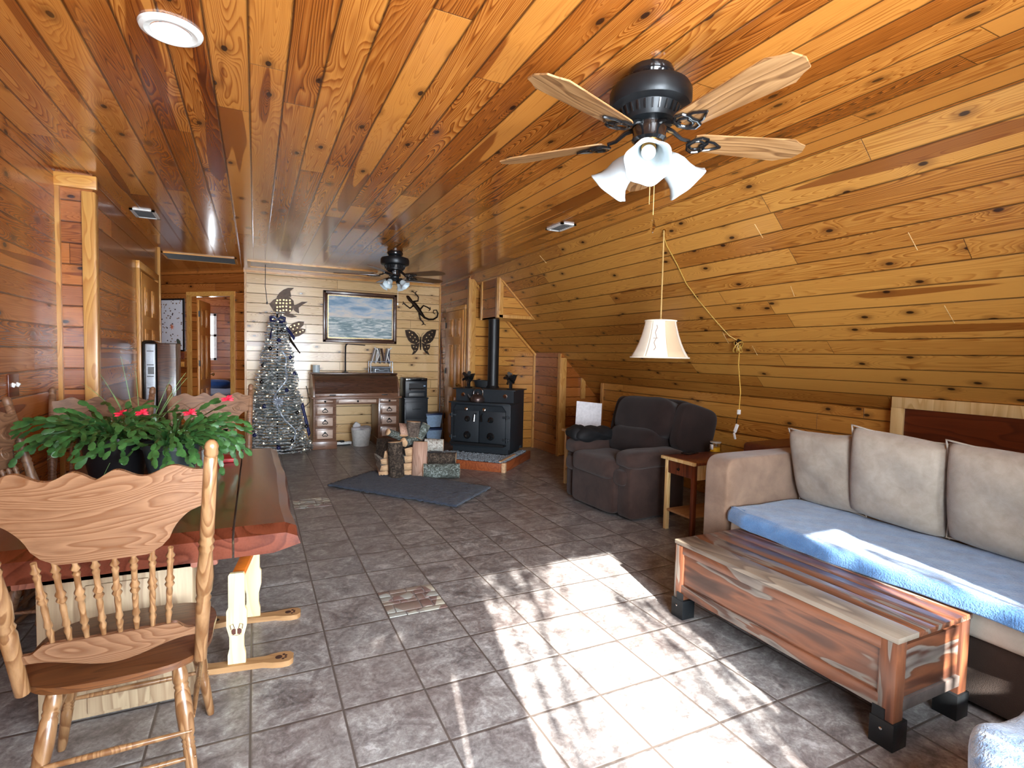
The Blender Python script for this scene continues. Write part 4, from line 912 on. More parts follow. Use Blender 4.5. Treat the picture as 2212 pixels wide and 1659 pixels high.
# roll top desk
dx0, dx1 = 0.755, 2.02
r = thing('rolltop_desk', 'brown wooden roll-top desk with drawers on both sides', 'desk', ((dx0+dx1)/2, 8.5, 0))
W2 = (dx1-dx0)/2; yf = -0.285
mb = MB(); mb.box((0, -0.005, 0.757), (2*W2+0.05, 0.60, 0.028), bev=0.006); mb.obj('desktop', 'deskwood', r)
for s in (-1, 1):
    cxp = s*(W2-0.165)
    mb = MB(); mb.box((cxp, 0.01, 0.42), (0.32, 0.53, 0.66), bev=0.004); mb.box((cxp, 0.0, 0.06), (0.345, 0.56, 0.12), bev=0.008); pd = mb.obj('pedestal', 'deskwood', r)
    for z, h in ((0.705, 0.065), (0.575, 0.15), (0.405, 0.16), (0.225, 0.17)):
        mb = MB(); mb.box((cxp, yf+0.012, z), (0.265, 0.022, h), bev=0.003); d_ = mb.obj('drawer', 'deskwood', pd)
        if True:
            for a_, b_, nm in ((0.215, h-0.045, 'drawer_face'),):
                mb2 = MB(); mb2.box((cxp, yf-0.002, z), (a_, 0.014, b_), bev=0.003); mb2.obj(nm, 'deskface', pd)
        mb2 = MB()
        if h < 0.1: mb2.sq((cxp, yf-0.018, z), (0.03, 0.03, 0.03), e1=1, e2=1)
        else:
            mb2.lathe([(0, .016), (.006, .014)], (cxp, yf-0.009, z+0.022), (0, -1, 0), 12)
            mb2.tube([(cxp+x_, yf-0.02, z+zz) for x_, zz in ((-0.008, .02), (-0.03, .0), (-0.038, -0.016), (-0.022, -0.028), (0, -0.022), (0.022, -0.028), (0.038, -0.016), (0.03, 0), (0.008, .02))], 0.006, 6, True)
        mb2.obj('drawer_pull', 'black', pd)
mb = MB(); mb.box((0, -0.25, 0.70), (2*W2-0.64, 0.03, 0.085), bev=0.003); cd = mb.obj('centre_drawer', 'deskwood', r)
mb = MB(); mb.box((0, -0.268, 0.702), (2*W2-0.72, 0.012, 0.045), bev=0.003); mb.obj('drawer_face', 'deskface', cd)
mb = MB(); mb.sq((0, -0.285, 0.702), (0.03, 0.03, 0.03), e1=1, e2=1); mb.obj('drawer_pull', 'black', cd)
for s in (-1, 1):
    ol = [(-0.27, 0.77), (-0.262, 0.86), (-0.22, 0.97), (-0.13, 1.06), (-0.03, 1.095), (0.26, 1.095), (0.26, 0.77)]
    mb = MB(); mb.prism(ol, 0.025, Matrix.Translation((s*(W2-0.015)-0.0125, 0, 0)) @ Matrix(((0, 0, 1, 0), (1, 0, 0, 0), (0, 1, 0, 0), (0, 0, 0, 1)))); mb.obj('side_panel', 'deskwood', r)
mb = MB(); nt = 26
for i in range(nt):
    a = i/nt; th = a*PI/2
    y_, z_ = -0.255+0.235*(1-math.cos(th)), 0.80+0.275*math.sin(th)
    mb.cyl((-(W2-0.03), y_, z_), ((W2-0.03), y_, z_), 0.0125, n=8)
mb.obj('roll_top', 'walnut', r)
mb = MB(); mb.box((0, -0.262, 0.795), (2*W2-0.06, 0.022, 0.05), bev=0.004); lr = mb.obj('lift_rail', 'deskwood', r)
mb = MB()
for x_ in (-0.36, 0.40): mb.box((x_, -0.276, 0.797), (0.09, 0.012, 0.016), bev=0.004)
mb.obj('lift_handle', 'black', lr)
mb = MB(); mb.box((0, 0.115, 1.105), (2*W2+0.03, 0.33, 0.022), bev=0.006); mb.obj('top_shelf', 'walnut', r)
DT = 1.116
# things on the desk
v = at_y(683, 803, 8.6); r = thing('candle_holder', 'small silver glass candle holder on left end of desk', 'candle holder', (v.x, 8.6, DT))
mb = MB(); mb.lathe([(0, .045), (.004, .05), (.11, .052), (.11, .046), (.012, .043)], n=28); mb.obj('cup', 'glassy', r)
mb = MB(); mb.lathe([(0.01, .04), (.07, .04)], n=20); mb.obj('wax', 'white', r)
v = at_y(746, 803, 8.66); r = thing('desk_stand', 'thin black metal stand on the desk below the painting', 'stand', (v.x, 8.66, DT))
mb = MB(); mb.lathe([(0, .05), (.008, .05), (.014, .014)], n=24); mb.obj('base', 'black', r)
mb = MB(); mb.tube([(0, 0, 0.01), (0, 0, 0.40), (0.01, 0, 0.43), (0.03, 0, 0.445)], 0.011, 8); mb.obj('pole', 'black', r)
mb = MB(); mb.tube([(0.03, 0, 0.445), (0.30, 0, 0.43)], 0.006, 8); mb.obj('arm', 'black', r)
v = at_y(822, 803, 8.6); r = thing('letter_organizer', 'clear desk organizer full of papers and cables', 'desk organizer', (v.x, 8.6, DT))
mb = MB()
for z in (0.0, 0.08, 0.17): 
    for s in (-1, 1): mb.tube([(-0.17, s*0.09, z+0.01), (0.17, s*0.09, z+0.01)], 0.005, 6); mb.tube([(s*0.17, -0.09, z+0.01), (s*0.17, 0.09, z+0.01)], 0.005, 6)
for a in (-1, 1):
    for b in (-1, 1): mb.tube([(a*0.17, b*0.09, 0), (a*0.17, b*0.09, 0.18)], 0.005, 6)
mb.tube([(-0.1, -0.09, 0.01), (-0.1, -0.09, 0.06), (-0.05, -0.09, 0.06), (-0.03, -0.09, 0.04), (0.03, -0.09, 0.04), (0.05, -0.09, 0.06), (0.1, -0.09, 0.06), (0.1, -0.09, 0.01)], 0.005, 6)
mb.obj('wire_tray', 'silver', r)
for i, (x_, t_, m_) in enumerate(((-0.12, 0.25, 'paper'), (-0.07, 0.12, 'white'), (-0.02, -0.1, 'grey'), (0.04, -0.22, 'leather'), (0.09, 0.15, 'paper'), (0.13, 0.0, 'darkblue'))):
    mb = MB(); mb.box((x_, 0.02, 0.27), (0.012, 0.14, 0.24), rot=(0, t_, 0)); mb.obj('paper_sheaf', m_, r)
for s, x_ in ((1, -0.06), (-1, 0.11)):
    mb = MB(); mb.tube([(x_-s*0.05, -0.06, 0.40), (x_, -0.06, 0.36), (x_+s*0.02, -0.06, 0.28), (x_-s*0.01, -0.06, 0.19)], 0.011, 8); mb.obj('cable_loop', 'white', r)
mb = MB(); mb.box((0, 0, 0.06), (0.28, 0.15, 0.08)); mb.obj('mail', 'charcoal', r)

# bin, power strip and cord under the desk
v = at_y(780, 962, 8.42); r = thing('waste_bin', 'white plastic waste bin with liner under the desk', 'bin', (v.x, 8.42, 0))
mb = MB(); mb.lathe([(0, .115), (.006, .12), (.25, .15), (.26, .155), (.26, .147), (.02, .112)], n=32); mb.obj('bucket', 'white', r)
mb = MB(); mb.sq((0, 0, 0.27), (0.30, 0.30, 0.05), e1=0.8, e2=1, jit=0.012); mb.sq((-0.07, 0, 0.31), (0.10, 0.06, 0.10), rot=(0, 0.6, 0), e1=0.5, e2=0.5); mb.obj('liner', 'paper', r)
v = at_y(742, 957, 8.55); r = thing('power_strip', 'white power strip on floor between desk pedestals', 'power strip', (v.x, 8.55, 0), R(12))
mb = MB(); mb.box((0, 0, 0.03), (0.24, 0.07, 0.045), bev=0.01); mb.obj('housing', 'white', r)
mb = MB(); mb.box((-0.03, -0.02, 0.06), (0.06, 0.05, 0.03), bev=0.006); mb.tube([(-0.02, 0, 0.06), (-0.10, 0.05, 0.05), (-0.16, -0.03, 0.01), (-0.05, -0.08, 0.01), (0.08, -0.06, 0.01)], 0.008, 6); mb.obj('plug', 'black', r)

# printer on black file cabinet, tubs beside
v = at_y(893, 900, 8.55)
r = thing('file_cabinet', 'black two drawer file cabinet right of the roll-top desk', 'cabinet', (v.x, 8.6, 0))
mb = MB(); mb.box((0, 0, 0.365), (0.38, 0.44, 0.70), bev=0.008); mb.box((0, 0, 0.72), (0.40, 0.46, 0.02), bev=0.004); mb.obj('body', 'charcoal', r)
for z in (0.52, 0.20):
    mb = MB(); mb.box((0, -0.222, z), (0.35, 0.02, 0.28 if z > 0.3 else 0.30), bev=0.004); d_ = mb.obj('drawer', 'charcoal', r)
    mb = MB(); mb.box((0, -0.24, z+0.03), (0.13, 0.012, 0.014), bev=0.004); mb.obj('handle', 'black', d_)
r = thing('printer', 'black printer with open tray on top of file cabinet', 'printer', (v.x+0.01, 8.57, 0.731))
mb = MB(); mb.box((0, 0.03, 0.155), (0.36, 0.34, 0.31), bev=0.012); mb.obj('body', 'charcoal', r)
mb = MB(); mb.box((0, -0.145, 0.285), (0.35, 0.03, 0.05), bev=0.005); mb.obj('control_panel', 'gloss', r)
mb = MB(); mb.box((0, -0.144, 0.175), (0.24, 0.012, 0.10)); mb.obj('output_slot', 'pipe', r)
mb = MB(); mb.box((0, -0.19, 0.135), (0.24, 0.12, 0.014), rot=(0.2, 0, 0), bev=0.003); mb.obj('output_tray', 'grey', r)
mb = MB(); mb.box((0, -0.15, 0.045), (0.25, 0.02, 0.055), bev=0.003); mb.obj('paper_drawer', 'grey', r)
mb = MB(); mb.box((0.13, -0.155, 0.185), (0.03, 0.01, 0.02)); mb.obj('button', 'tub', r)
for i, (z, lb) in enumerate(((0.0, 'lower blue lidded storage tub beside the file cabinet'), (0.245, 'upper blue lidded storage tub stacked beside the file cabinet'))):
    v = at_y(926, 900, 8.5); r = thing('storage_tub', lb, 'storage tub', (v.x+0.055, 8.50, z), 0, 'stacked blue lidded tubs')
    mb = MB(); mb.lathe([(0, .155), (.20, .19)], n=4); 
    mb.bm.transform(Matrix.Rotation(PI/4, 4, 'Z')); mb.obj('tub', 'tub', r)
    mb = MB(); mb.box((0, 0, 0.212), (0.285, 0.285, 0.028), bev=0.008); mb.obj('lid', 'darkblue', r)
# fishing rods leaning in the corner
for i, (a, b, lb) in enumerate((((948, 975), (953, 700), 'dark wooden rod leaning in the corner, the one nearer the tubs'), ((954, 975), (957, 745), 'dark wooden rod leaning in the corner, the one nearer the stove'))):
    A_, B_ = at_y(a[0], a[1], 8.62), at_y(b[0], b[1], 8.80); A_.z = 0.0
    mb = MB(); mb.tube([(0, 0, 0), (B_-A_)[:]], [0.014, 0.009], 8); tag(mb.obj('rod', 'walnut', loc=A_[:]), lb, 'rod', 'rods in the corner')

# tinsel tree
v = at_z(604, 972, 0); TC = (0.285, 8.31, 0)
r = thing('christmas_tree', 'frosted silver tinsel tree with warm lights and navy ribbons', 'Christmas tree', TC)
mb = MB(); mb.lathe([(0, .16), (.02, .16), (.03, .02)], n=24); mb.cyl((0, 0, 0.02), (0, 0, 1.95), 0.012, n=8); mb.obj('stand', 'black', r)
Ht = 2.0
def trad(z):
    t = z/Ht; base_ = 0.385*(1-t)**0.95+0.055
    return base_*(1+0.10*math.sin(z*PI*2/0.33+0.5)*(0.4+0.6*(1-t)))
mbA, mbB = MB(), MB(); q = random.Random(5)
for k_ in range(6500):
    z = 0.02+(Ht-0.02)*(1-q.random()**0.62) if q.random() < 0.5 else q.uniform(0.02, 1.9); a = q.uniform(0, 2*PI)
    z = round(z/0.042)*0.042+q.uniform(-0.006, 0.006); z = max(0.02, z)
    rr = trad(z)*q.uniform(0.86, 1.03); c = Vector((math.cos(a)*rr, math.sin(a)*rr, z)); tdir = Vector((-math.sin(a), math.cos(a), q.uniform(-.3, .3))); o = Vector((math.cos(a), math.sin(a), q.uniform(-.4, .6)))*q.uniform(0.4, 1)
    d = (tdir*q.choice((-1, 1))+o*0.7).normalized(); L = q.uniform(0.03, 0.07); s_ = d.cross(Vector((0, 0, 1))).normalized()*0.009+Vector((0, 0, 0.006))
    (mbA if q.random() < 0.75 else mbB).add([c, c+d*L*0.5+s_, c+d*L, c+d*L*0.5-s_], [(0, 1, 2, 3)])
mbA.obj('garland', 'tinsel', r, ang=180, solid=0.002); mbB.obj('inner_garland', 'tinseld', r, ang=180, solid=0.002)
mb = MB()
nz = 46
for i in range(nz):
    z = 0.03+(Ht-0.1)*i/nz; rr = trad(z)*0.88
    mb.tube([(math.cos(t*PI/10)*rr, math.sin(t*PI/10)*rr, z) for t in range(20)], 0.007, 5, True)
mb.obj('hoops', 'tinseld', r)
mb = MB()
for i in range(130):
    z = 0.04+1.9*(1-(i/130)**0.7); a = i*2.399; rr = trad(z)*1.02; mb.sq((math.cos(a)*rr, math.sin(a)*rr, z), (0.017, 0.017, 0.017), e1=1, e2=1, nu=7, nv=5)
o = mb.obj('string_lights', 'bulb', r); o['kind'] = 'stuff'
for (pts, m_, nm) in ((((0.02, 0.07, 1.85), (0.16, 0.02, 1.72), (0.22, -0.02, 1.60)), 'navy', 'ribbon_tail'), (((-0.02, 0.05, 1.85), (-0.10, -0.08, 1.70), (-0.09, -0.12, 1.60)), 'navy', 'ribbon_tail')):
    P = [Vector(p) for p in pts]; mb = MB(); mb.grid(lambda u, v_: (P[0]*(1-u)**2+P[1]*2*u*(1-u)+P[2]*u*u)+Vector((0.02*(v_-.5), -0.08, 0.04*(v_-.5))), 8, 1); mb.obj(nm, m_, r, solid=0.003)
for s in (-1, 1):
    mb = MB(); mb.tube([(0, -0.12, 1.86), (s*0.04, -0.13, 1.90), (s*0.09, -0.12, 1.89), (s*0.085, -0.12, 1.84), (s*0.04, -0.13, 1.84)], [0.012, 0.02, 0.022, 0.018, 0.010], 8, True); mb.obj('bow_loop', 'navy', r)
mb = MB()
def rib(u, v_):
    z = 1.45-1.35*u; a = -1.35+0.35*math.sin(u*9); rr = trad(max(0.05, z))*1.03; return Vector((math.cos(a)*rr+0.015*math.sin(u*23), math.sin(a)*rr, z))+Vector((0.022*(v_-.5), 0, 0))
mb.grid(rib, 40, 1); mb.obj('silver_ribbon', 'silver', r, solid=0.003)
mb = MB(); mb.grid(lambda u, v_: Vector((0.30+0.10*u, -0.18, 0.66-0.45*u))+Vector((0.03*v_, 0, 0.05*v_)), 10, 1); mb.obj('blue_ribbon', 'navy', r, solid=0.003)
mb = MB()
for i in range(10):
    a = 2*PI*i/10; c = Vector((-0.0, -0.36, 0.74)); d = Vector((math.cos(a), -0.25, math.sin(a))).normalized(); s_ = d.cross(Vector((0, 1, 0))).normalized()*0.016; mb.add([c, c+d*0.05+s_, c+d*0.085, c+d*0.05-s_], [(0, 1, 2, 3)])
mb.obj('poinsettia', 'silver', r, solid=0.003)
for i in range(16):
    z = 0.12+1.7*(i/16)**1.15; a = -PI/2+math.sin(i*2.7)*1.1; rr = trad(z)*1.05
    nav = i % 2 == 0
    mb = MB(); mb.sq((0, 0, 0), (0.055, 0.055, 0.055), e1=1, e2=1, nu=16, nv=12); mb.lathe([(0, .006), (.010, .006)], (0, 0, 0.026), (0, 0, 1), 8)
    tag(mb.obj('bauble', 'navy' if nav else 'gloss', loc=(TC[0]+math.cos(a)*rr, TC[1]+math.sin(a)*rr, z)), '%s bauble on the tinsel tree, %s from the bottom of its colour' % ('navy' if nav else 'black', ('lowest one', 'second', 'third', 'fourth', 'fifth', 'sixth', 'seventh', 'topmost eighth')[i//2]), 'ornament', 'navy baubles on the tree' if nav else 'black baubles on the tree')
mb = MB(); mb.tube([(0, 0, 0.9), (0.05, -0.01, 0.66), (0.0, -0.02, 0.60), (-0.12, -0.06, 0.56), (-0.2, -0.1, 0.52)], 0.005, 6); tag(mb.obj('extension_cord', 'black', loc=(0.71, 8.78, 0.0)), 'thin black cord looping down the wall between tree and desk', 'cord')
# ------------------------------------------------------------------ stove corner
# boxed flue chase
r = thing('flue_box', 'boxed pine flue chase on the sloped ceiling above the stovepipe', 'flue box', (2.96, 6.65, 1.94))
ZB = 1.94
mb = MB(); mb.keep = 1
fx0, fy0, fy1 = 0.0, 0.0, 0.62
zt = XS(2.96)-0; H_ = (5.44-2.96)-ZB; Wd = 3.50-2.96
mb.slab([Vector((0, 0, 0)), Vector((Wd, 0, 0)), Vector((0, 0, H_))], [(0, 0), (Wd, 0), (0, H_)], (0, 0.02, 0)); mb.obj('front_panel', 'slope', r, ang=20)
mb = MB(); mb.keep = 1; mb.slab([Vector((0, 0.62, 0)), Vector((0, 0, 0)), Vector((0, 0, H_)), Vector((0, 0.62, H_))], [(0, 0), (0.62, 0), (0.62, H_), (0, H_)], (0.02, 0, 0)); mb.obj('side_panel', 'wall', r, ang=20)
mb = MB(); mb.slab([Vector((0, 0, 0)), Vector((0, 0.62, 0)), Vector((Wd, 0.62, 0)), Vector((Wd, 0, 0))], [(0, 0), (0.62, 0), (0.62, Wd), (0, Wd)], (0, 0, 0.02)); mb.obj('bottom_panel', 'trimx', r, ang=20)
mb = MB(); mb.box((0.025, -0.01, H_/2), (0.07, 0.02, H_), bev=0.003); mb.box((-0.01, 0.035, H_/2), (0.02, 0.06, H_), bev=0.003); mb.box((-0.01, 0.59, H_/2), (0.02, 0.06, H_), bev=0.003); mb.box((Wd/2, -0.01, 0.02), (Wd, 0.02, 0.045), bev=0.003)
mb.between((0.03, -0.012, H_-0.04), (Wd+0.0, -0.012, -0.005+0.0), 0.02, 0.06, up=(0, 1, 0)); mb.obj('corner_trim', 'trim', r)

ST = (2.715, 6.66, 0.115); r = thing('wood_stove', 'black steel double door wood stove standing on the gravel hearth', 'wood stove', ST, R(-45))
W_ = 0.87
mb = MB(); mb.box((0, 0.27, 0.365), (W_, 0.50, 0.60), bev=0.006); mb.box((0, 0.27, 0.035), (W_-0.06, 0.46, 0.07)); mb.obj('firebox', 'stove', r)
mb = MB(); mb.prism([(0.16, 0.66), (0.16, 0.84), (0.60, 0.84), (0.60, 0.02), (0.52, 0.02), (0.52, 0.66)], W_-0.02, Matrix.Translation((-(W_-0.02)/2, 0, 0)) @ Matrix(((0, 0, 1, 0), (1, 0, 0, 0), (0, 1, 0, 0), (0, 0, 0, 1)))); mb.obj('upper_jacket', 'stove', r)
mb = MB(); mb.box((0, 0.37, 0.848), (W_+0.05, 0.50, 0.014), bev=0.003); mb.obj('top_plate', 'stove', r)
mb = MB(); mb.box((0, 0.08, 0.672), (W_+0.02, 0.22, 0.016), bev=0.003); mb.obj('cook_shelf', 'stove', r)
mb = MB(); mb.prism([(-0.38, 0.0), (0.38, 0.0), (0.33, 0.075), (-0.33, 0.075)], 0.02, Matrix.Translation((0, 0.01, 0.575)) @ Matrix.Rotation(PI/2+0.25, 4, 'X')); mb.obj('heat_shield', 'stove', r)
mb = MB(); mb.box((0, -0.03, 0.125), (W_-0.1, 0.16, 0.018), bev=0.003); mb.box((0, -0.105, 0.135), (W_-0.1, 0.012, 0.03)); mb.obj('ash_lip', 'pipe', r)
for s in (-1, 1):
    mb = MB(); mb.box((s*0.19, 0.01, 0.355), (0.365, 0.035, 0.43), bev=0.006); d_ = mb.obj('stove_door', 'stove', r)
    for z, rr in ((0.455, 0.040), (0.235, 0.052)):
        mb = MB(); mb.lathe([(0, rr), (0.012, rr), (0.014, rr*0.75), (0.03, rr*0.7), (0.032, rr*0.4), (0.05, rr*0.38)], (s*0.17, -0.005, z), (0, -1, 0), 20); mb.obj('draft_knob', 'gloss', d_)
        mb = MB(); mb.tube([(s*0.17, -0.055, z), (s*0.155, -0.07, z-0.02)], 0.005, 6); mb.obj('damper_pin', 'chrome', d_)
    for z in (0.50, 0.20):
        mb = MB(); mb.box((s*0.385, -0.008, z), (0.10, 0.02, 0.03), bev=0.004); mb.cyl((s*0.40, -0.02, z-0.03), (s*0.40, -0.02, z+0.03), 0.012, n=10); mb.obj('hinge', 'stove', d_)
    mb = MB(); mb.tube([(s*0.045, -0.01, 0.53), (s*0.05, -0.05, 0.52), (s*0.055, -0.055, 0.43)], [0.01, 0.010, 0.014], 8); mb.obj('door_handle', 'gloss', d_)
    mb = MB(); mb.lathe([(0, .020), (.006, .024), (.03, .024), (.034, .014), (.04, .008)], (s*0.13-0.05, -0.012, 0.585), (0, -1, 0.2), 14, sx=1.0); mb.obj('coil_knob', 'chrome', d_)
    mb = MB(); mb.lathe([(0, .03), (.01, .03), (.012, .018), (.02, .016)], (s*0.31, 0.155, 0.765), (0, -1, 0), 18); mb.obj('blower_cap', 'chrome', r)
pc = Vector((0, 0.44, 0))
mb = MB(); mb.cyl((0.0, 0.47, 0.85), (0.0, 0.47, 1.84), 0.078, n=32); mb.lathe([(0, .10), (.03, .085), (.04, .079)], (0, 0.47, 0.85), n=28); mb.obj('stovepipe', 'pipe', r)
# local->world for stove top objects
SM = Matrix.Translation(ST) @ Matrix.Rotation(R(-45), 4, 'Z')
def stw(x, y, z): return (SM @ Vector((x, y, z)))[:]
r = thing('kettle', 'old dark metal tea kettle with arched handle on stove ledge', 'kettle', stw(-0.06, 0.065, 0.681), R(-45))
mb = MB(); mb.lathe([(0, .075), (.005, .092), (.03, .10), (.06, .095), (.09, .07), (.105, .045), (.11, .03), (.118, .03), (.125, .012), (.135, .014), (.14, .004)], n=32); mb.obj('body', plain('tarnished_steel', srgb(98, 84, 80), 0.3, 0.8, 0.4, 25), r)
mb = MB(); mb.tube([(-0.08, 0, 0.045), (-0.115, 0, 0.065), (-0.145, 0, 0.10)], [0.022, 0.015, 0.010], 12); mb.obj('spout', 'grey', r)
mb = MB(); mb.tube([(-0.06, 0, 0.09), (-0.055, 0, 0.15), (-0.02, 0, 0.19), (0.04, 0, 0.19), (0.075, 0, 0.15), (0.075, 0, 0.085)], 0.006, 8); mb.obj('handle', 'chrome', r)
r = thing('roasting_pan', 'oval dark roasting pan on the back of the stove', 'pan', stw(-0.16, 0.50, 0.856), R(-45))
mb = MB(); mb.lathe([(0, .10), (.004, .115), (.09, .145), (.10, .15), (.10, .142), (.012, .108)], n=36, sy=0.72); mb.obj('pan', plain('grey_enamel', srgb(44, 46, 48), 0.4), r)
mb = MB()
for s in (-1, 1): mb.tube([(s*0.145, -0.03, 0.09), (s*0.175, -0.02, 0.09), (s*0.175, 0.02, 0.09), (s*0.145, 0.03, 0.09)], 0.005, 6)
mb.obj('handle', 'black', r)
def stove_fan(x, lb):
    r = thing('stove_fan', lb, 'stove fan', stw(x, 0.30, 0.856), R(-45), 'heat powered fans on the stove')
    mb = MB(); mb.box((0, 0, 0.006), (0.085, 0.06, 0.012)); mb.box((0, 0.0, 0.06), (0.03, 0.05, 0.11))
    mb.obj('base', 'black', r)
    mb = MB()
    for i in range(7): mb.box(((i-3)*0.020, 0.012, 0.125+0.01*abs(3-i)), (0.006, 0.055, 0.13-0.01*abs(3-i)), rot=(0, (i-3)*0.12, 0))
    mb.obj('fins', 'black', r)
    mb = MB(); mb.cyl((0, -0.01, 0.20), (0, -0.045, 0.15), 0.02, n=16); mb.obj('motor', 'gloss', r)
    for i in range(5):
        a = 2*PI*i/5+0.4+x; M4 = Matrix.Translation((0, -0.045, 0.15)) @ Matrix.Rotation(a, 4, 'Y') @ Matrix.Translation((0.05, 0, 0)) @ Matrix.Rotation(0.6, 4, 'X')
        mb = MB(); t = MB(); mb.prism([(-0.04, -0.010), (0.0, -0.024), (0.035, -0.022), (0.045, 0.0), (0.035, 0.022), (0.0, 0.022), (-0.04, 0.008)], 0.002, M4 @ Matrix.Rotation(PI/2, 4, 'X')); t.bm.free(); mb.obj('fan_blade', 'gloss', r)
    mb = MB(); mb.box((0, 0.0, 0.205), (0.035, 0.03, 0.04), bev=0.006); mb.obj('motor_cap', 'grey', r)
    return r
stove_fan(-0.30, 'left of two small black stove fans, nearest the closet door')
stove_fan(0.33, 'right of two small black stove fans, in front of the stovepipe')

# hearth: gravel tray with a wooden border
r = thing('hearth_tray', 'low hearth with reddish board border and grey gravel under the stove', 'hearth', (2.745, 5.89, 0), R(45))
mb = MB()   # local +x runs back to the right, +y runs back to the left
mb.box((0.52, 0.54, 0.052), (0.99, 1.05, 0.104)); mb.obj('hearth_pad', 'charcoal', r)
for nm, c, s_ in (('border_board', (0.52, 0.012, 0.055), (1.04, 0.03, 0.11)), ('border_board', (0.012, 0.55, 0.055), (0.03, 1.10, 0.11))):
    mb = MB(); mb.box(c, s_, bev=0.004); mb.obj(nm, 'hearthwood', r)
mb = MB(); mb.box((0.012, 0.012, 0.06), (0.05, 0.05, 0.12), bev=0.004); mb.box((0.30, 0.07, 0.128), (0.55, 0.03, 0.012)); mb.obj('corner_cap', 'cut', r)
mb = MB(); q = random.Random(9)
for i in range(2600):
    if i % 4: x, y = q.uniform(0.035, 0.50), q.uniform(0.035, 1.04)
    else: x, y = q.uniform(0.04, 0.97), q.uniform(0.04, 0.13)
    s_ = q.uniform(0.008, 0.018); mb.box((x, y, 0.108+q.uniform(0, 0.012)), (s_, s_*q.uniform(.6, 1), s_*0.8), rot=(q.random()*3, q.random()*3, q.random()*3))
g = mb.obj('gravel', plain('grey_gravel', srgb(132, 140, 146), 0.8, 0, 0.6, 90), r); g['kind'] = 'stuff'

# firewood pile
LC = Vector((0, 0, 0))
def log(label, a, b, ra, rb, bark='bark', split=None, seed=0):
    a, b = Vector(a), Vector(b); q = random.Random(seed); L = (b-a).length; r = thing('firewood_log', label, 'firewood', a[:], 0, 'firewood piled on the floor by the rug')
    d = b-a; R0 = Vector((0, 0, 1)).rotation_difference(d.normalized()).to_matrix().to_4x4()
    n = 18; ph = [q.uniform(0, 6) for _ in range(4)]; wob = lambda t, h: 1+0.06*math.sin(3*t+ph[0])+0.05*math.sin(5*t+ph[1]+h*7)+0.03*math.sin(9*t+ph[2]+h*15)
    vs = []; m_ = 8
    for j in range(m_+1):
        h = j/m_; rr = ra+(rb-ra)*h
        for i in range(n):
            t = 2*PI*i/n; w_ = wob(t, h)*rr; x, y = math.cos(t)*w_, math.sin(t)*w_
            if split is not None:
                # keep only a wedge: clip against plane
                nx, ny = math.cos(split), math.sin(split); dd = x*nx+y*ny-0.15*rr
                if dd > 0: x -= dd*nx; y -= dd*ny
            vs.append(Vector((x, y, h*L)))
    fs = [(j*n+i, j*n+(i+1) % n, (j+1)*n+(i+1) % n, (j+1)*n+i) for j in range(m_) for i in range(n)]
    mb = MB(); mb.add(vs, fs, R0); mb.obj('bark', bark if split is None else bark, r)
    for j, hh in ((0, -0.0005), (m_, L+0.0005)):
        mb = MB(); ring = [Vector((v_.x, v_.y, hh)) for v_ in vs[j*n:(j+1)*n]]; mb.add(ring, [tuple(range(n))], R0); mb.obj('cut_end', 'cut', r, solid=0.002)
    if split is not None:
        nx, ny = math.cos(split), math.sin(split); px_, py_ = -ny, nx; o = 0.155*(ra+rb)/2+0.001; w_ = (ra+rb)/2*0.96
        mb = MB(); P = [Vector((nx*o-px_*w_, ny*o-py_*w_, 0)), Vector((nx*o+px_*w_, ny*o+py_*w_, 0)), Vector((nx*o+px_*w_, ny*o+py_*w_, L)), Vector((nx*o-px_*w_, ny*o-py_*w_, L))]
        mb.add(P, [(0, 1, 2, 3)], R0); mb.obj('split_face', 'cutpink', r, solid=0.003)
    return r
def split_piece(label, c, size, rot, mat, seed):
    q = random.Random(seed); r = thing('firewood_split', label, 'firewood', c, rot, 'firewood piled on the floor by the rug')
    a, b, h = size; j = lambda s_: q.uniform(-s_, s_)
    pr = [(-a/2+j(.01), -h/2+j(.006)), (a/2+j(.01), -h/2+j(.008)), (a/2+j(.008), h/2+j(.006)), (0+j(.02), h/2+0.008), (-a/2+j(.01), h/2+j(.006))]
    vs = []; m_ = 5
    for k_ in range(m_+1):
        y = -b/2+b*k_/m_; 
        for (x, z) in pr: vs.append((x+j(.003), y, z+h/2+j(.003)))
    n = len(pr); fs = [(k_*n+i, k_*n+(i+1) % n, (k_+1)*n+(i+1) % n, (k_+1)*n+i) for k_ in range(m_) for i in range(n)]
    mb = MB(); mb.add(vs, fs); mb.obj('bark', mat, r, ang=30)
    mb = MB(); mb.add(vs[:n], [tuple(range(n))]); mb.obj('cut_end', 'cut', r, solid=0.003); mb = MB(); mb.add([(x, b/2, z) for (x, y, z) in vs[-n:]], [tuple(range(n))]); mb.obj('cut_end', 'cut', r, solid=0.003)
    return r
F = lambda px, py, y: at_y(px, py, y)
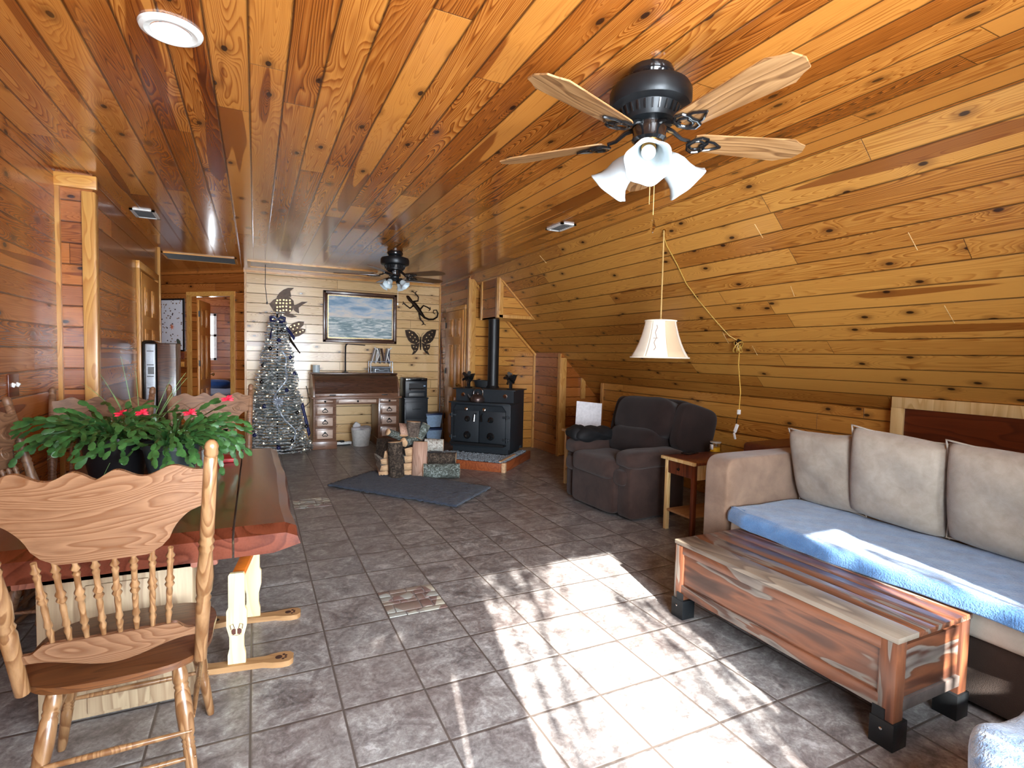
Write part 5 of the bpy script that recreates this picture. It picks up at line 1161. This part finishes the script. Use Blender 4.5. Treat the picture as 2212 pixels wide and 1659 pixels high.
# left stack of split pieces, end on
zz = 0.0; yl = 6.28; xl = at_y(835, 1000, 6.1).x
LBL = ['pale split log at the bottom of the left firewood stack', 'second split log up in the left firewood stack', 'third split log up in the left firewood stack', 'fourth split log up in the left firewood stack', 'topmost split log of the left firewood stack']
for i in range(5):
    h = (0.075, 0.065, 0.06, 0.085, 0.08)[i]; split_piece(LBL[i], (xl+(0, .01, -.005, .02, .045)[i], yl, zz), (0.125, 0.36, h), R(4*i-8), ('cutpink', 'birch', 'birch', 'bark', 'bark')[i], i); zz += h+0.010
zz = 0.0; xr = at_y(884, 1000, 6.05).x
LB2 = ['lowest split log in the middle firewood stack', 'second split log in the middle firewood stack', 'third split log in the middle firewood stack', 'fourth split log in the middle firewood stack']
for i in range(4):
    h = (0.085, 0.075, 0.07, 0.09)[i]; split_piece(LB2[i], (xr+(0, .005, .0, -.005)[i], 6.20, zz), (0.14, 0.36, h), R(3*i-4), ('cutpink', 'cutpink', 'birch', 'bark')[i], 20+i); zz += h+0.010
a = at_y(858, 1020, 5.98); a.z = 0.0; log('upright dark barked log leaning on the left firewood stack', a, (a.x-0.02, a.y+0.03, 0.43), 0.085, 0.08, 'bark', seed=31)
a = at_y(905, 1024, 5.95); a.z = 0.0; log('upright pink split log in the middle of the firewood pile', a, (a.x+0.02, a.y+0.02, 0.42), 0.085, 0.08, 'cutpink', split=-1.9, seed=32)
a = at_y(914, 1016, 5.94); b = at_y(992, 1022, 5.84); a.z = b.z = 0.09; log('lichen covered round log lying nearest the rug', a, b, 0.085, 0.082, 'moss', seed=33)
a = at_y(925, 992, 6.03); b = at_y(985, 998, 5.90); a.z = b.z = 0.22; log('dark round log lying on top of the lichen covered log', a, b, 0.062, 0.07, 'bark', seed=34)
a = at_y(918, 965, 6.10); b = at_y(958, 962, 6.02); a.z = b.z = 0.365; log('pale barked log lying beside the pink split log', a, b, 0.075, 0.07, 'birch', seed=35)
a = at_y(872, 958, 6.0); b = at_y(908, 950, 6.25); a.z = 0.42; b.z = 0.44; log('small lichen log across the top of the middle stack', a, b, 0.052, 0.05, 'moss', seed=36)
a = at_y(838, 922, 5.98); b = at_y(870, 938, 6.12); a.z = 0.55; b.z = 0.46; log('thin round log with pale cut end on upper left of pile', a, b, 0.038, 0.045, 'moss', seed=37)
a = at_y(873, 935, 6.02); b = at_y(869, 908, 6.12); a.z = 0.50; b.z = 0.62; log('short split log standing near the top of the pile', a, b, 0.05, 0.04, 'bark', split=-1.4, seed=38)
a = at_y(890, 940, 6.12); b = at_y(893, 906, 6.12); a.z = 0.47; b.z = 0.64; log('broad grey brown log standing at the very top of the pile', a, b, 0.085, 0.08, 'greybark', seed=39)
a = at_y(905, 950, 6.1); b = at_y(921, 912, 6.12); a.z = 0.44; b.z = 0.60; log('forked lichen covered log on the upper right of pile', a, b, 0.042, 0.052, 'moss', seed=40)

# rug
RP = [at_z(*p, 0) for p in ((708, 1052), (812, 1020), (1060, 1057), (985, 1098))]
mb = MB(); q = random.Random(3)
def rg(u, v):
    p = (RP[0]*(1-u)+RP[3]*u)*(1-v)+(RP[1]*(1-u)+RP[2]*u)*v
    e = min(u, 1-u, v, 1-v); return Vector((p.x+q.uniform(-.004, .004), p.y+q.uniform(-.004, .004), 0.012+min(1, e*14)*0.012+q.uniform(0, 0.016)))
mb.grid(rg, 90, 60); o = mb.obj('shag_rug', 'rug', solid=0.018, ang=180); tag(o, 'dark blue grey shag rug on the tiles before the firewood', 'rug')

# ------------------------------------------------------------------ recliner
r = thing('recliner', 'dark brown suede recliner armchair facing into the room', 'recliner', (2.88, 4.20, 0), R(183))
# local: +x is forward, y across; seat front at x=0
def part(nm, mat, *a, **k): mb = MB(); mb.sq(*a, **k); return mb.obj(nm, mat, r, ang=180)
part('footrest', 'recliner', (-0.055, 0, 0.20), (0.15, 0.66, 0.35), e1=0.22, e2=0.22, nu=40)
part('seat_cushion', 'recliner', (-0.19, 0, 0.425), (0.50, 0.66, 0.20), e1=0.42, e2=0.35, nu=48, jit=0.006)
part('seat_base', 'recliner', (-0.42, 0, 0.22), (0.66, 0.68, 0.40), e1=0.12, e2=0.15, nu=40)
for s in (-1, 1):
    part('arm', 'recliner', (-0.36, s*0.40, 0.25), (0.66, 0.19, 0.48), e1=0.18, e2=0.2, nu=40)
    part('arm_pad', 'recliner', (-0.34, s*0.395, 0.535), (0.68, 0.25, 0.165), e1=0.5, e2=0.42, nu=44, jit=0.006)
    part('front_bolster', 'recliner', (-0.025, s*0.37, 0.375), (0.09, 0.15, 0.14), rot=(0, 0, 0), e1=0.6, e2=0.6)
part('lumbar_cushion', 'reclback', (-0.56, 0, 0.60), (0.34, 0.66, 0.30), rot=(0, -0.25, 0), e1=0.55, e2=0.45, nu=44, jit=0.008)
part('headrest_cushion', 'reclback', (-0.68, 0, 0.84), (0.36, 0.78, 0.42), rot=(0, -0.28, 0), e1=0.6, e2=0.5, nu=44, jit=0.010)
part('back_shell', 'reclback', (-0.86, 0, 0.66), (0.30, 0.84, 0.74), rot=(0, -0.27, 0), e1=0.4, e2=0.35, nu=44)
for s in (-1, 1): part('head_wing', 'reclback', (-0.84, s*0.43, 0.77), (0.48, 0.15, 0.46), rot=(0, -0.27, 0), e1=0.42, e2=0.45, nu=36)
mb = MB(); mb.box((-0.45, 0, 0.02), (0.6, 0.6, 0.04)); mb.obj('base', 'black', r)
mb = MB(); mb.sq((0, 0, 0), (0.56, 0.24, 0.13), rot=(0, 0.05, 0), e1=0.75, e2=0.6, nu=40, nv=24, jit=0.022); mb.sq((-0.18, 0.05, 0.015), (0.26, 0.24, 0.13), e1=0.8, e2=0.8, jit=0.02)
tag(mb.obj('folded_blanket', 'blackfleece', loc=(3.14, 4.56, 0.655), rz=R(8), ang=180), 'shiny black blanket bunched on the far arm of the recliner', 'blanket')

# end tables of pale and dark wood
def side_table(label, loc, rz, w_, d_, h, drawer=True, copyof=None):
    r = thing('side_table', label, 'side table', loc, rz, 'narrow two tone wooden side tables')
    mb = MB(); mb.box((0, 0, h-0.012), (w_, d_, 0.024), bev=0.004); mb.obj('tabletop', 'rosedark', r)
    mb = MB(); mb.box((-w_/2+0.012, 0, h-0.012), (0.026, d_+0.002, 0.026), bev=0.003); mb.obj('edge_strip', 'lightwood', r)
    for i, (sx, sy) in enumerate(((-1, -1), (-1, 1), (1, -1), (1, 1))):
        mb = MB(); mb.box((sx*(w_/2-0.045), sy*(d_/2-0.04), (h-0.024)/2), (0.035, 0.035, h-0.024), bev=0.003); mb.obj('leg', 'rosedark' if (sx, sy) == (-1, -1) else 'lightwood', r)
    for s in (-1, 1):
        mb = MB(); mb.box((0, s*(d_/2-0.03), h-0.085), (w_-0.12, 0.018, 0.12)); mb.obj('apron', 'lightwood', r)
    mb = MB(); mb.box((w_/2-0.045, 0, h-0.085), (0.018, d_-0.1, 0.12)); mb.obj('apron', 'lightwood', r)
    mb = MB(); mb.box((-w_/2+0.04, 0, h-0.085), (0.02, d_-0.115, 0.105), bev=0.003); dr = mb.obj('drawer', 'rosedark', r)
    mb = MB(); mb.sq((-w_/2+0.018, 0, h-0.085), (0.024, 0.024, 0.024), e1=1, e2=1, nu=12, nv=8); mb.obj('knob', 'bronze', dr)
    mb = MB(); mb.box((0, 0, 0.17), (w_-0.06, d_-0.10, 0.018), bev=0.003); mb.obj('shelf', 'tanpine', r)
    return r
side_table('narrow side table between recliner and sofa holding the yellow candle', (3.395, 3.325, 0), 0, 0.60, 0.38, 0.622)
side_table('side table on the far side of the recliner by the niche', (3.44, 5.03, 0), 0, 0.62, 0.36, 0.622)
r = thing('candle_jar', 'clear glass jar candle with yellow wax on the side table', 'candle', (at_z(1545, 975, 0.622).x, at_z(1545, 975, 0.622).y, 0.622))
mb = MB(); mb.lathe([(0, .042), (.004, .046), (.075, .047), (.082, .044), (.082, .041), (.07, .043), (.006, .042)], n=36, cap=False); mb.obj('jar', 'glass', r)
mb = MB(); mb.lathe([(0.002, .041), (.038, .042)], n=30); mb.obj('wax', 'candle', r)
mb = MB(); mb.lathe([(.078, .048), (.088, .048), (.090, .045)], n=36); mb.obj('lid', plain('clear_lid', srgb(190, 186, 176), 0.2, 0.3), r)
mb = MB(); mb.quad([(-0.047, -0.02, 0.02), (-0.047, 0.02, 0.02), (-0.047, 0.02, 0.065), (-0.047, -0.02, 0.065)]); mb.obj('jar_label', 'white', r, solid=0.001)
v = at_z(1490, 980, 0.622); mb = MB(); mb.box((0, 0, 0.008), (0.16, 0.07, 0.012), bev=0.004); tag(mb.obj('remote_control', 'gloss', loc=(v.x, v.y, 0.622), rz=0.2), 'black remote control lying on the side table before the candle', 'remote control')
# white board leaning in the niche
mb = MB(); mb.box((0, 0, 0.15), (0.30, 0.008, 0.30)); o = mb.obj('paper_board', 'paper', loc=(at_y(1268, 921, 5.25).x-0.04, 5.17, 0.622)); o.rotation_euler = (R(-14), R(5), R(-20)); tag(o, 'sheet of white board leaning upright on the far side table', 'board')

# ------------------------------------------------------------------ sofa
r = thing('sofa', 'brown suede sofa with beige seat cushions along the sloped wall', 'sofa', (2.66, 1.1, 0))
YA0, YA1 = 2.41-1.1, 2.62-1.1
mb = MB(); mb.box((0.54, 0.11, 0.17), (1.00, 2.70, 0.30), bev=0.02); mb.obj('base', 'sofadark', r)
mb = MB(); mb.sq((0.51, (YA0+YA1)/2, 0.405), (1.00, YA1-YA0, 0.83), e1=0.18, e2=0.16, nu=56, nv=30); mb.obj('arm', 'sofa', r, ang=180)
mb = MB(); mb.sq((0.51, -1.27, 0.405), (1.00, 0.21, 0.83), e1=0.18, e2=0.16, nu=56, nv=30); mb.obj('arm', 'sofa', r, ang=180)
mb = MB(); mb.sq((0.88, 0.02, 0.42), (0.26, 2.5, 0.78), e1=0.2, e2=0.1, nu=56, nv=24); mb.obj('back', 'sofa', r, ang=180)
for i, (y0, y1) in enumerate(((0.44, 1.30), (-0.38, 0.42), (-1.16, -0.40))):
    mb = MB(); mb.sq((0.41, (y0+y1)/2, 0.395), (0.82, y1-y0, 0.195), e1=0.28, e2=0.12, nu=64, nv=18, jit=0.004); mb.obj('seat_cushion', 'linen', r, ang=180)
# throw over the seat
mb = MB(); q = random.Random(8)
def thr(u, v):
    y = 2.385-2.45*u; s_ = v*0.745; wv = 0.012*math.sin(7*u+2*v)+0.008*math.sin(17*u)
    drop = 0.085+0.018*math.sin(9*u)+0.02*u
    if s_ < 0.63: x, z = 3.28-s_, 0.507
    else:
        t = s_-0.63; a_ = min(1, t/0.07)*PI/2
        x = 2.65-0.045*math.sin(a_); z = 0.507-0.045*(1-math.cos(a_))-max(0, t-0.07)*drop/0.15
    edge = max(0, 0.06-u)/0.06
    z += wv*0.4*(1 if s_ < 0.63 else 0.3)+abs(math.sin(31*u+13*v))*0.003
    return Vector((x+edge*0.05*(1 if s_ > .6 else 0)+wv*0.5*(1 if s_ > 0.63 else 0), y+0.01*math.sin(9*v), z))
mb.grid(thr, 150, 70); o = mb.obj('throw_blanket', 'throw', solid=0.014, ang=180); tag(o, 'blue fleece throw spread over the sofa seat', 'throw')
# scatter pillows leaning on the sofa back
def sp(label, bx, by, tx, ty, tz, w_, h_, tilt, yaw_, roll_, seed, th=0.19):
    mb = MB(); M4 = Matrix.Rotation(R(yaw_), 4, 'Z') @ Matrix.Rotation(R(-tilt), 4, 'X') @ Matrix.Rotation(R(roll_), 4, 'Y')
    mb.pillow(M4, w_, h_, th, n=30, wob=0.012, seed=seed)
    pl = thing('throw_pillow', label, 'pillow', (bx, by, 0.515+h_/2*math.cos(R(tilt))+tz), 0, 'greige pillows on the sofa')
    mb.obj('cover', 'cushion', pl, ang=180)
    P = []
    for k_ in range(80):
        t = k_/80*4; s_ = int(t); f = t-s_; u, v = [(-1+2*f, -1), (1, -1+2*f), (1-2*f, 1), (-1, 1-2*f)][s_]
        P.append(M4 @ Vector((u*w_/2*(1-0.07*(1-v*v)*abs(u)**3), 0, v*h_/2*(1-0.07*(1-u*u)*abs(v)**3))))
    mb = MB(); mb.tube(P, 0.005, 6, True); mb.obj('piping', 'cushion', pl, ang=180)
    return pl
# yaw 90: pillow plane normal along x
sp('left greige throw pillow, next to the sofa arm', 3.235, 2.165, 0, 0, 0.0, 0.46, 0.50, 13, 90-4, 2, 1, 0.15)
sp('middle greige throw pillow, overlapping its left neighbour', 3.215, 1.73, 0, 0, 0.01, 0.50, 0.545, 13, 90+6, -5, 2, 0.21)
sp('right greige throw pillow, cut off by the edge of the picture', 3.225, 1.22, 0, 0, 0.0, 0.56, 0.545, 14, 90+2, -3, 3, 0.22)

# brown leather trunk behind sofa arm, framed board
mb = MB(); mb.box((0, 0, 0.375), (0.66, 0.30, 0.75), bev=0.035, seg=4); tag(mb.obj('leather_box', 'leather', loc=(4.06, 3.10, 0), rz=R(3)), 'brown leather padded box behind the sofa arm by the wall', 'box')
r = thing('framed_board', 'dark board in a pale pine frame standing behind the sofa', 'framed board', (4.24, 1.35, 0))
mb = MB(); mb.box((0, 0, 1.155), (0.035, 2.0, 0.08), bev=0.003); mb.box((0, 0.96, 0.56), (0.034, 0.085, 1.11), bev=0.003); mb.box((0, -0.96, 0.56), (0.034, 0.085, 1.11), bev=0.003); mb.obj('frame', 'lightwood', r)
mb = MB(); mb.box((0.01, 0, 0.57), (0.012, 1.9, 1.10)); mb.obj('panel', 'mahog', r)

# ------------------------------------------------------------------ coffee table
CX0, CX1, CY0, CY1, CH = 2.115, 2.625, 1.105, 2.265, 0.43
r = thing('coffee_table', 'long rosewood coffee table with streaked planks and black metal feet', 'coffee table', ((CX0+CX1)/2, (CY0+CY1)/2, 0))
hw, hl = (CX1-CX0)/2, (CY1-CY0)/2
xs = [-hw, -hw+0.135, -hw+0.245, -hw+0.36, -hw+0.465, hw]; mats = ['shg', 'sh1', 'sh2', 'sh0', 'sh3']
for i in range(5):
    mb = MB(); mb.box(((xs[i]+xs[i+1])/2, 0, CH-0.011), (xs[i+1]-xs[i]-0.0015, 2*hl, 0.022), bev=0.002); mb.obj('top_plank', mats[i], r)
for sx in (-1, 1):
    for sy in (-1, 1):
        mb = MB(); mb.box((sx*(hw-0.035), sy*(hl-0.035), 0.205), (0.062, 0.062, 0.41), bev=0.003); lg = mb.obj('leg', 'shz', r)
        mb = MB(); mb.box((sx*(hw-0.040), sy*(hl-0.040), 0.052), (0.088, 0.088, 0.104), bev=0.003)
        mb.box((sx*(hw-0.002), sy*(hl-0.055), 0.12), (0.006, 0.045, 0.05)); mb.obj('metal_boot', 'black', lg)
        mb = MB(); mb.lathe([(0, .006), (.004, .006), (.006, .003)], (sx*(hw+0.004), sy*(hl-0.04), 0.07), (sx, 0, 0), 10); mb.obj('boot_screw', 'chrome', lg)
for sx in (-1, 1):
    mb = MB(); mb.box((sx*(hw-0.022), 0, 0.285), (0.016, 2*hl-0.12, 0.19)); mb.obj('side_panel', 'sh0', r)
    mb = MB(); mb.box((sx*(hw-0.016), 0, 0.165), (0.026, 2*hl-0.12, 0.055), bev=0.003); mb.obj('bottom_rail', 'sh1', r)
    mb = MB(); mb.box((sx*(hw-0.016), 0, 0.385), (0.026, 2*hl-0.12, 0.045), bev=0.003); mb.obj('top_rail', 'sh1', r)
for sy in (-1, 1):
    mb = MB(); mb.box((0, sy*(hl-0.022), 0.285), (2*hw-0.12, 0.016, 0.20)); mb.obj('end_panel', 'shx', r)
    mb = MB(); mb.box((0, sy*(hl-0.016), 0.16), (2*hw-0.12, 0.026, 0.045), bev=0.003); mb.obj('end_rail', plain('grey_rail_wood', srgb(88, 80, 76), 0.4, 0, 0.3, 20), r)
mb = MB(); mb.box((0, 0, 0.15), (2*hw-0.06, 2*hl-0.06, 0.014)); mb.obj('bottom_board', 'sh3', r)

# blue fleece covered footstool at the corner of the picture
r = thing('footstool', 'blue and white fleece covered footstool in the bottom right corner', 'footstool', (1.99, 0.36, 0))
mb = MB(); mb.box((0, 0, 0.18), (0.62, 0.62, 0.32), bev=0.03); mb.obj('base', 'sofadark', r)
mb = MB(); mb.sq((0, 0, 0.36), (0.78, 0.78, 0.24), e1=0.6, e2=0.6, nu=90, nv=50, jit=0.02); mb.obj('fleece_cover', 'fleecew', r, ang=180)

# ------------------------------------------------------------------ hanging lamp
hk = Vector((2.98, 3.45, 0)); hk.z = XS(2.98)
hx, hy = 2.965, 3.43
r = thing('pendant_lamp', 'cream bell lampshade hanging by a cord from sloped ceiling', 'pendant lamp', (hx, hy, 1.74))
SHR = [(0.0, .175), (-0.02, .178), (-0.06, .192), (-0.12, .215), (-0.18, .245), (-0.24, .285), (-0.295, .33)]
SHR = [(h, rr*0.70) for h, rr in SHR]
def panel(i0, i1, mat, nm):
    n = 8; vs = []; fs = []; seg = 12
    for (h, rr) in SHR:
        for j in range(seg+1):
            a = 2*PI*(i0+(i1-i0)*j/seg)/n+0.35; k_ = rr*(1-0.03*abs(math.sin((a-0.35)*n/2))); vs.append((k_*math.cos(a)*1.0, k_*math.sin(a), h))
    for a in range(len(SHR)-1):
        for j in range(seg): fs.append((a*(seg+1)+j, a*(seg+1)+j+1, (a+1)*(seg+1)+j+1, (a+1)*(seg+1)+j))
    mb = MB(); mb.add(vs, fs); return mb.obj(nm, mat, r, solid=0.003, ang=60)
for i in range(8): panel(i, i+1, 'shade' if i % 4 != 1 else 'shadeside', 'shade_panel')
mb = MB()
for (h, rr) in (SHR[0], SHR[-1]): mb.tube([(math.cos(2*PI*j/64)*rr, math.sin(2*PI*j/64)*rr, h) for j in range(64)], 0.006, 6, True)
mb.obj('shade_rim', 'shade', r)
mb = MB(); mb.tube([(0, 0, -0.02), (0, 0, 0.02)], 0.012, 10)
for a in (0, 2.09, 4.19): mb.tube([(0, 0, -0.01), (math.cos(a)*.12, math.sin(a)*.12, 0)], 0.003, 5)
mb.lathe([(0, .02), (.06, .02)], (0, 0, -0.08)); mb.obj('socket', 'beige_cord', r)
mb = MB(); mb.sq((0, 0, -0.13), (0.06, 0.06, 0.10), e1=1, e2=1, nu=16, nv=12); mb.obj('bulb', 'white', r)
mb = MB()
aa = math.atan2(-hy, -hx)-0.10
pf = lambda h, da: (math.cos(aa+da)*(0.70*(0.175+0.115*((-h)/0.26)**1.7)+0.004), math.sin(aa+da)*(0.70*(0.175+0.115*((-h)/0.26)**1.7)+0.004), h)
mb.tube([pf(-0.04-0.02*i, -0.12+0.05*math.sin(i*1.6)) for i in range(11)], 0.0025, 5); mb.tube([pf(-0.145, -0.24+0.03*i) for i in range(9)], 0.0025, 5); mb.obj('embroidery', plain('embroidery_thread', srgb(150, 120, 104), 0.8), r)
mb = MB(); mb.tube([(0, 0, 0.02), (0.004, 0.004, 0.35), (0, 0, XS(hx)-1.74-0.01)], 0.006, 8)
mb.obj('hanging_cord', 'beige_cord', r)
# swag of the cord along the slope down to the clip, then to the plug
def on_slope(px, py, off=0.012):
    d = ray(px, py); nrm = Vector((1, 0, 1)); t = (5.44-off-CZ)/(d.x+d.z); return C0+d*t
pts = [on_slope(*p) for p in ((1431, 503), (1440, 530), (1462, 570), (1482, 612), (1510, 650), (1545, 692), (1575, 725), (1597, 738))]
mb = MB(); mb.tube([(p-Vector((hx, hy, 1.74)))[:] for p in pts], 0.005, 8); mb.obj('swag_cord', 'gold_cord', r)
mb = MB(); p = pts[0]-Vector((hx, hy, 1.74)); mb.lathe([(0, .012), (.01, .012), (.02, .004)], (0, 0, XS(hx)-1.755), (1, 0, 1), 10); mb.obj('hook', 'brass', r)
c = on_slope(1598, 745, 0.03); r = thing('cord_bundle', 'bundle of golden cord clipped to the slope with its plug end dangling', 'cord', c[:])
mb = MB()
for k_ in range(4): mb.tube([(0.0+0.03*math.cos(t*PI/8)*(1+.2*k_)-0.02, 0.035*math.sin(t*PI/8+k_), -0.02+0.045*math.sin(t*PI/8)) for t in range(16)], 0.005, 6, True)
mb.obj('coil', 'gold_cord', r)
mb = MB(); mb.box((-0.02, 0, 0.02), (0.03, 0.035, 0.06), rot=(0.5, 0.3, 0), bev=0.006); mb.obj('tie', 'gloss', r)
mb = MB(); e_ = at_x(1596, 890, c.x-0.02)-c; mb.tube([(0, 0, 0), (e_*0.3+Vector((0, 0.01, 0)))[:], (e_*0.7+Vector((0, -0.015, 0)))[:], e_[:]], 0.005, 6); mb.obj('cord_drop', 'gold_cord', r)
mb = MB(); mb.box(e_[:], (0.022, 0.026, 0.042), bev=0.004); mb.obj('inline_switch', 'white', r)
e2_ = at_x(1590, 925, c.x-0.02)-c; mb = MB(); mb.tube([e_[:], ((e_+e2_)/2+Vector((0, 0.01, 0)))[:], e2_[:]], 0.004, 6); mb.obj('cord_end', 'bronze', r)
mb = MB(); mb.box(e2_[:], (0.015, 0.03, 0.08), rot=(0.35, 0, 0), bev=0.006); mb.box((e2_+Vector((0, 0.012, -0.07)))[:], (0.01, 0.02, 0.06), rot=(-0.3, 0, 0), bev=0.004); mb.obj('paper_tag', 'white', r)
# bright butt-joint slivers in the slope boards
for i, (a, b) in enumerate((((1962, 502), (1982, 540)), ((2040, 660), (2062, 698)), ((1630, 484), (1648, 514)), ((1708, 618), (1716, 640)), ((1166, 552), (1180, 568)), ((1561, 718), (1574, 742)), ((1625, 747), (1636, 767)))):
    A_, B_ = on_slope(*a, off=0.001), on_slope(*b, off=0.001); mb = MB(); mb.between(A_, B_, 0.004, 0.003, up=(0, 1, 0)); tn[0] += 1; struct(mb.obj('trim_%d' % tn[0], 'lightwood'))

# unseen foliage added outside the glazed wall to block and dapple the sun
def tree(loc, label, h, rad, nl, seed, zc):
    q = random.Random(seed); r = thing('tree', label, 'tree', loc, 0, 'foliage added outside the glazed wall to shape the sun')
    mb = MB(); mb.tube([(0, 0, 0), (0.05, 0.02, h*0.5), (0, 0, h)], [0.10, 0.07, 0.03], 10); mb.obj('trunk', 'bark', r)
    mb = MB()
    for i in range(nl):
        a, b = q.uniform(0, 2*PI), math.acos(q.uniform(-1, 1)); rr = rad*q.random()**0.4; c = Vector((math.cos(a)*math.sin(b)*rr, math.sin(a)*math.sin(b)*rr*0.6, zc+math.cos(b)*rr*0.8))
        n = Vector((q.uniform(-1, 1), q.uniform(-1, 1), q.uniform(-1, 1))).normalized(); x = n.orthogonal().normalized()*0.07; y = n.cross(x)*0.5
        mb.add([c-x, c-y, c+x, c+y], [(0, 1, 2, 3)])
    f = mb.obj('leaves', 'leaf', r, ang=180); return r

tree((-1.12, -2.6, 0), 'unseen leafy tree added to keep sun off the left window', 3.9, 0.72, 4200, 1, 2.85)  # added out of view, blocks direct sun from the left window
def boughs(x, z, rx, rz_, n, seed, label, dens=0.05):  # leaves added out of view along the sun rays to shape the floor patch
    q = random.Random(seed); r = thing('added_shrub', label, 'added_shrub', (x, -2.35, 0), 0, 'foliage added outside the glazed wall to shape the sun')
    mb = MB()
    for i in range(7): mb.tube([(0, 0, 0), (q.uniform(-.15, .15), 0, z*0.5), (q.uniform(-rx, rx), q.uniform(-.1, .1), z+q.uniform(-rz_, rz_))], [0.02, 0.014, 0.006], 6)
    mb.obj('stems', 'bark', r); mb = MB()
    for i in range(n):
        a = q.uniform(0, 2*PI); rr = math.sqrt(q.random()); c = Vector((math.cos(a)*rr*rx, q.uniform(-.25, .25), z+math.sin(a)*rr*rz_)); x_ = Vector((q.uniform(-.4, .4), q.uniform(-.5, .5), -1)).normalized()*dens*1.3; y_ = Vector((q.uniform(-1, 1), q.uniform(-1, 1), 0)).normalized()*dens*0.3
        mb.add([c-x_, c-y_, c+x_, c+y_], [(0, 1, 2, 3)])
    mb.obj('leaves', 'leaf', r, ang=180)
boughs(0.95, 2.5, 0.17, 0.50, 95, 4, 'unseen foliage added to streak the sun at right of the glazed door', 0.07)
boughs(0.12, 3.32, 0.42, 0.22, 170, 6, 'unseen foliage added to trim the sun at upper left of the glazed door', 0.08)
boughs(1.75, 2.75, 0.28, 0.60, 110, 9, 'unseen foliage added to dapple the sun in the narrow right hand window', 0.07)
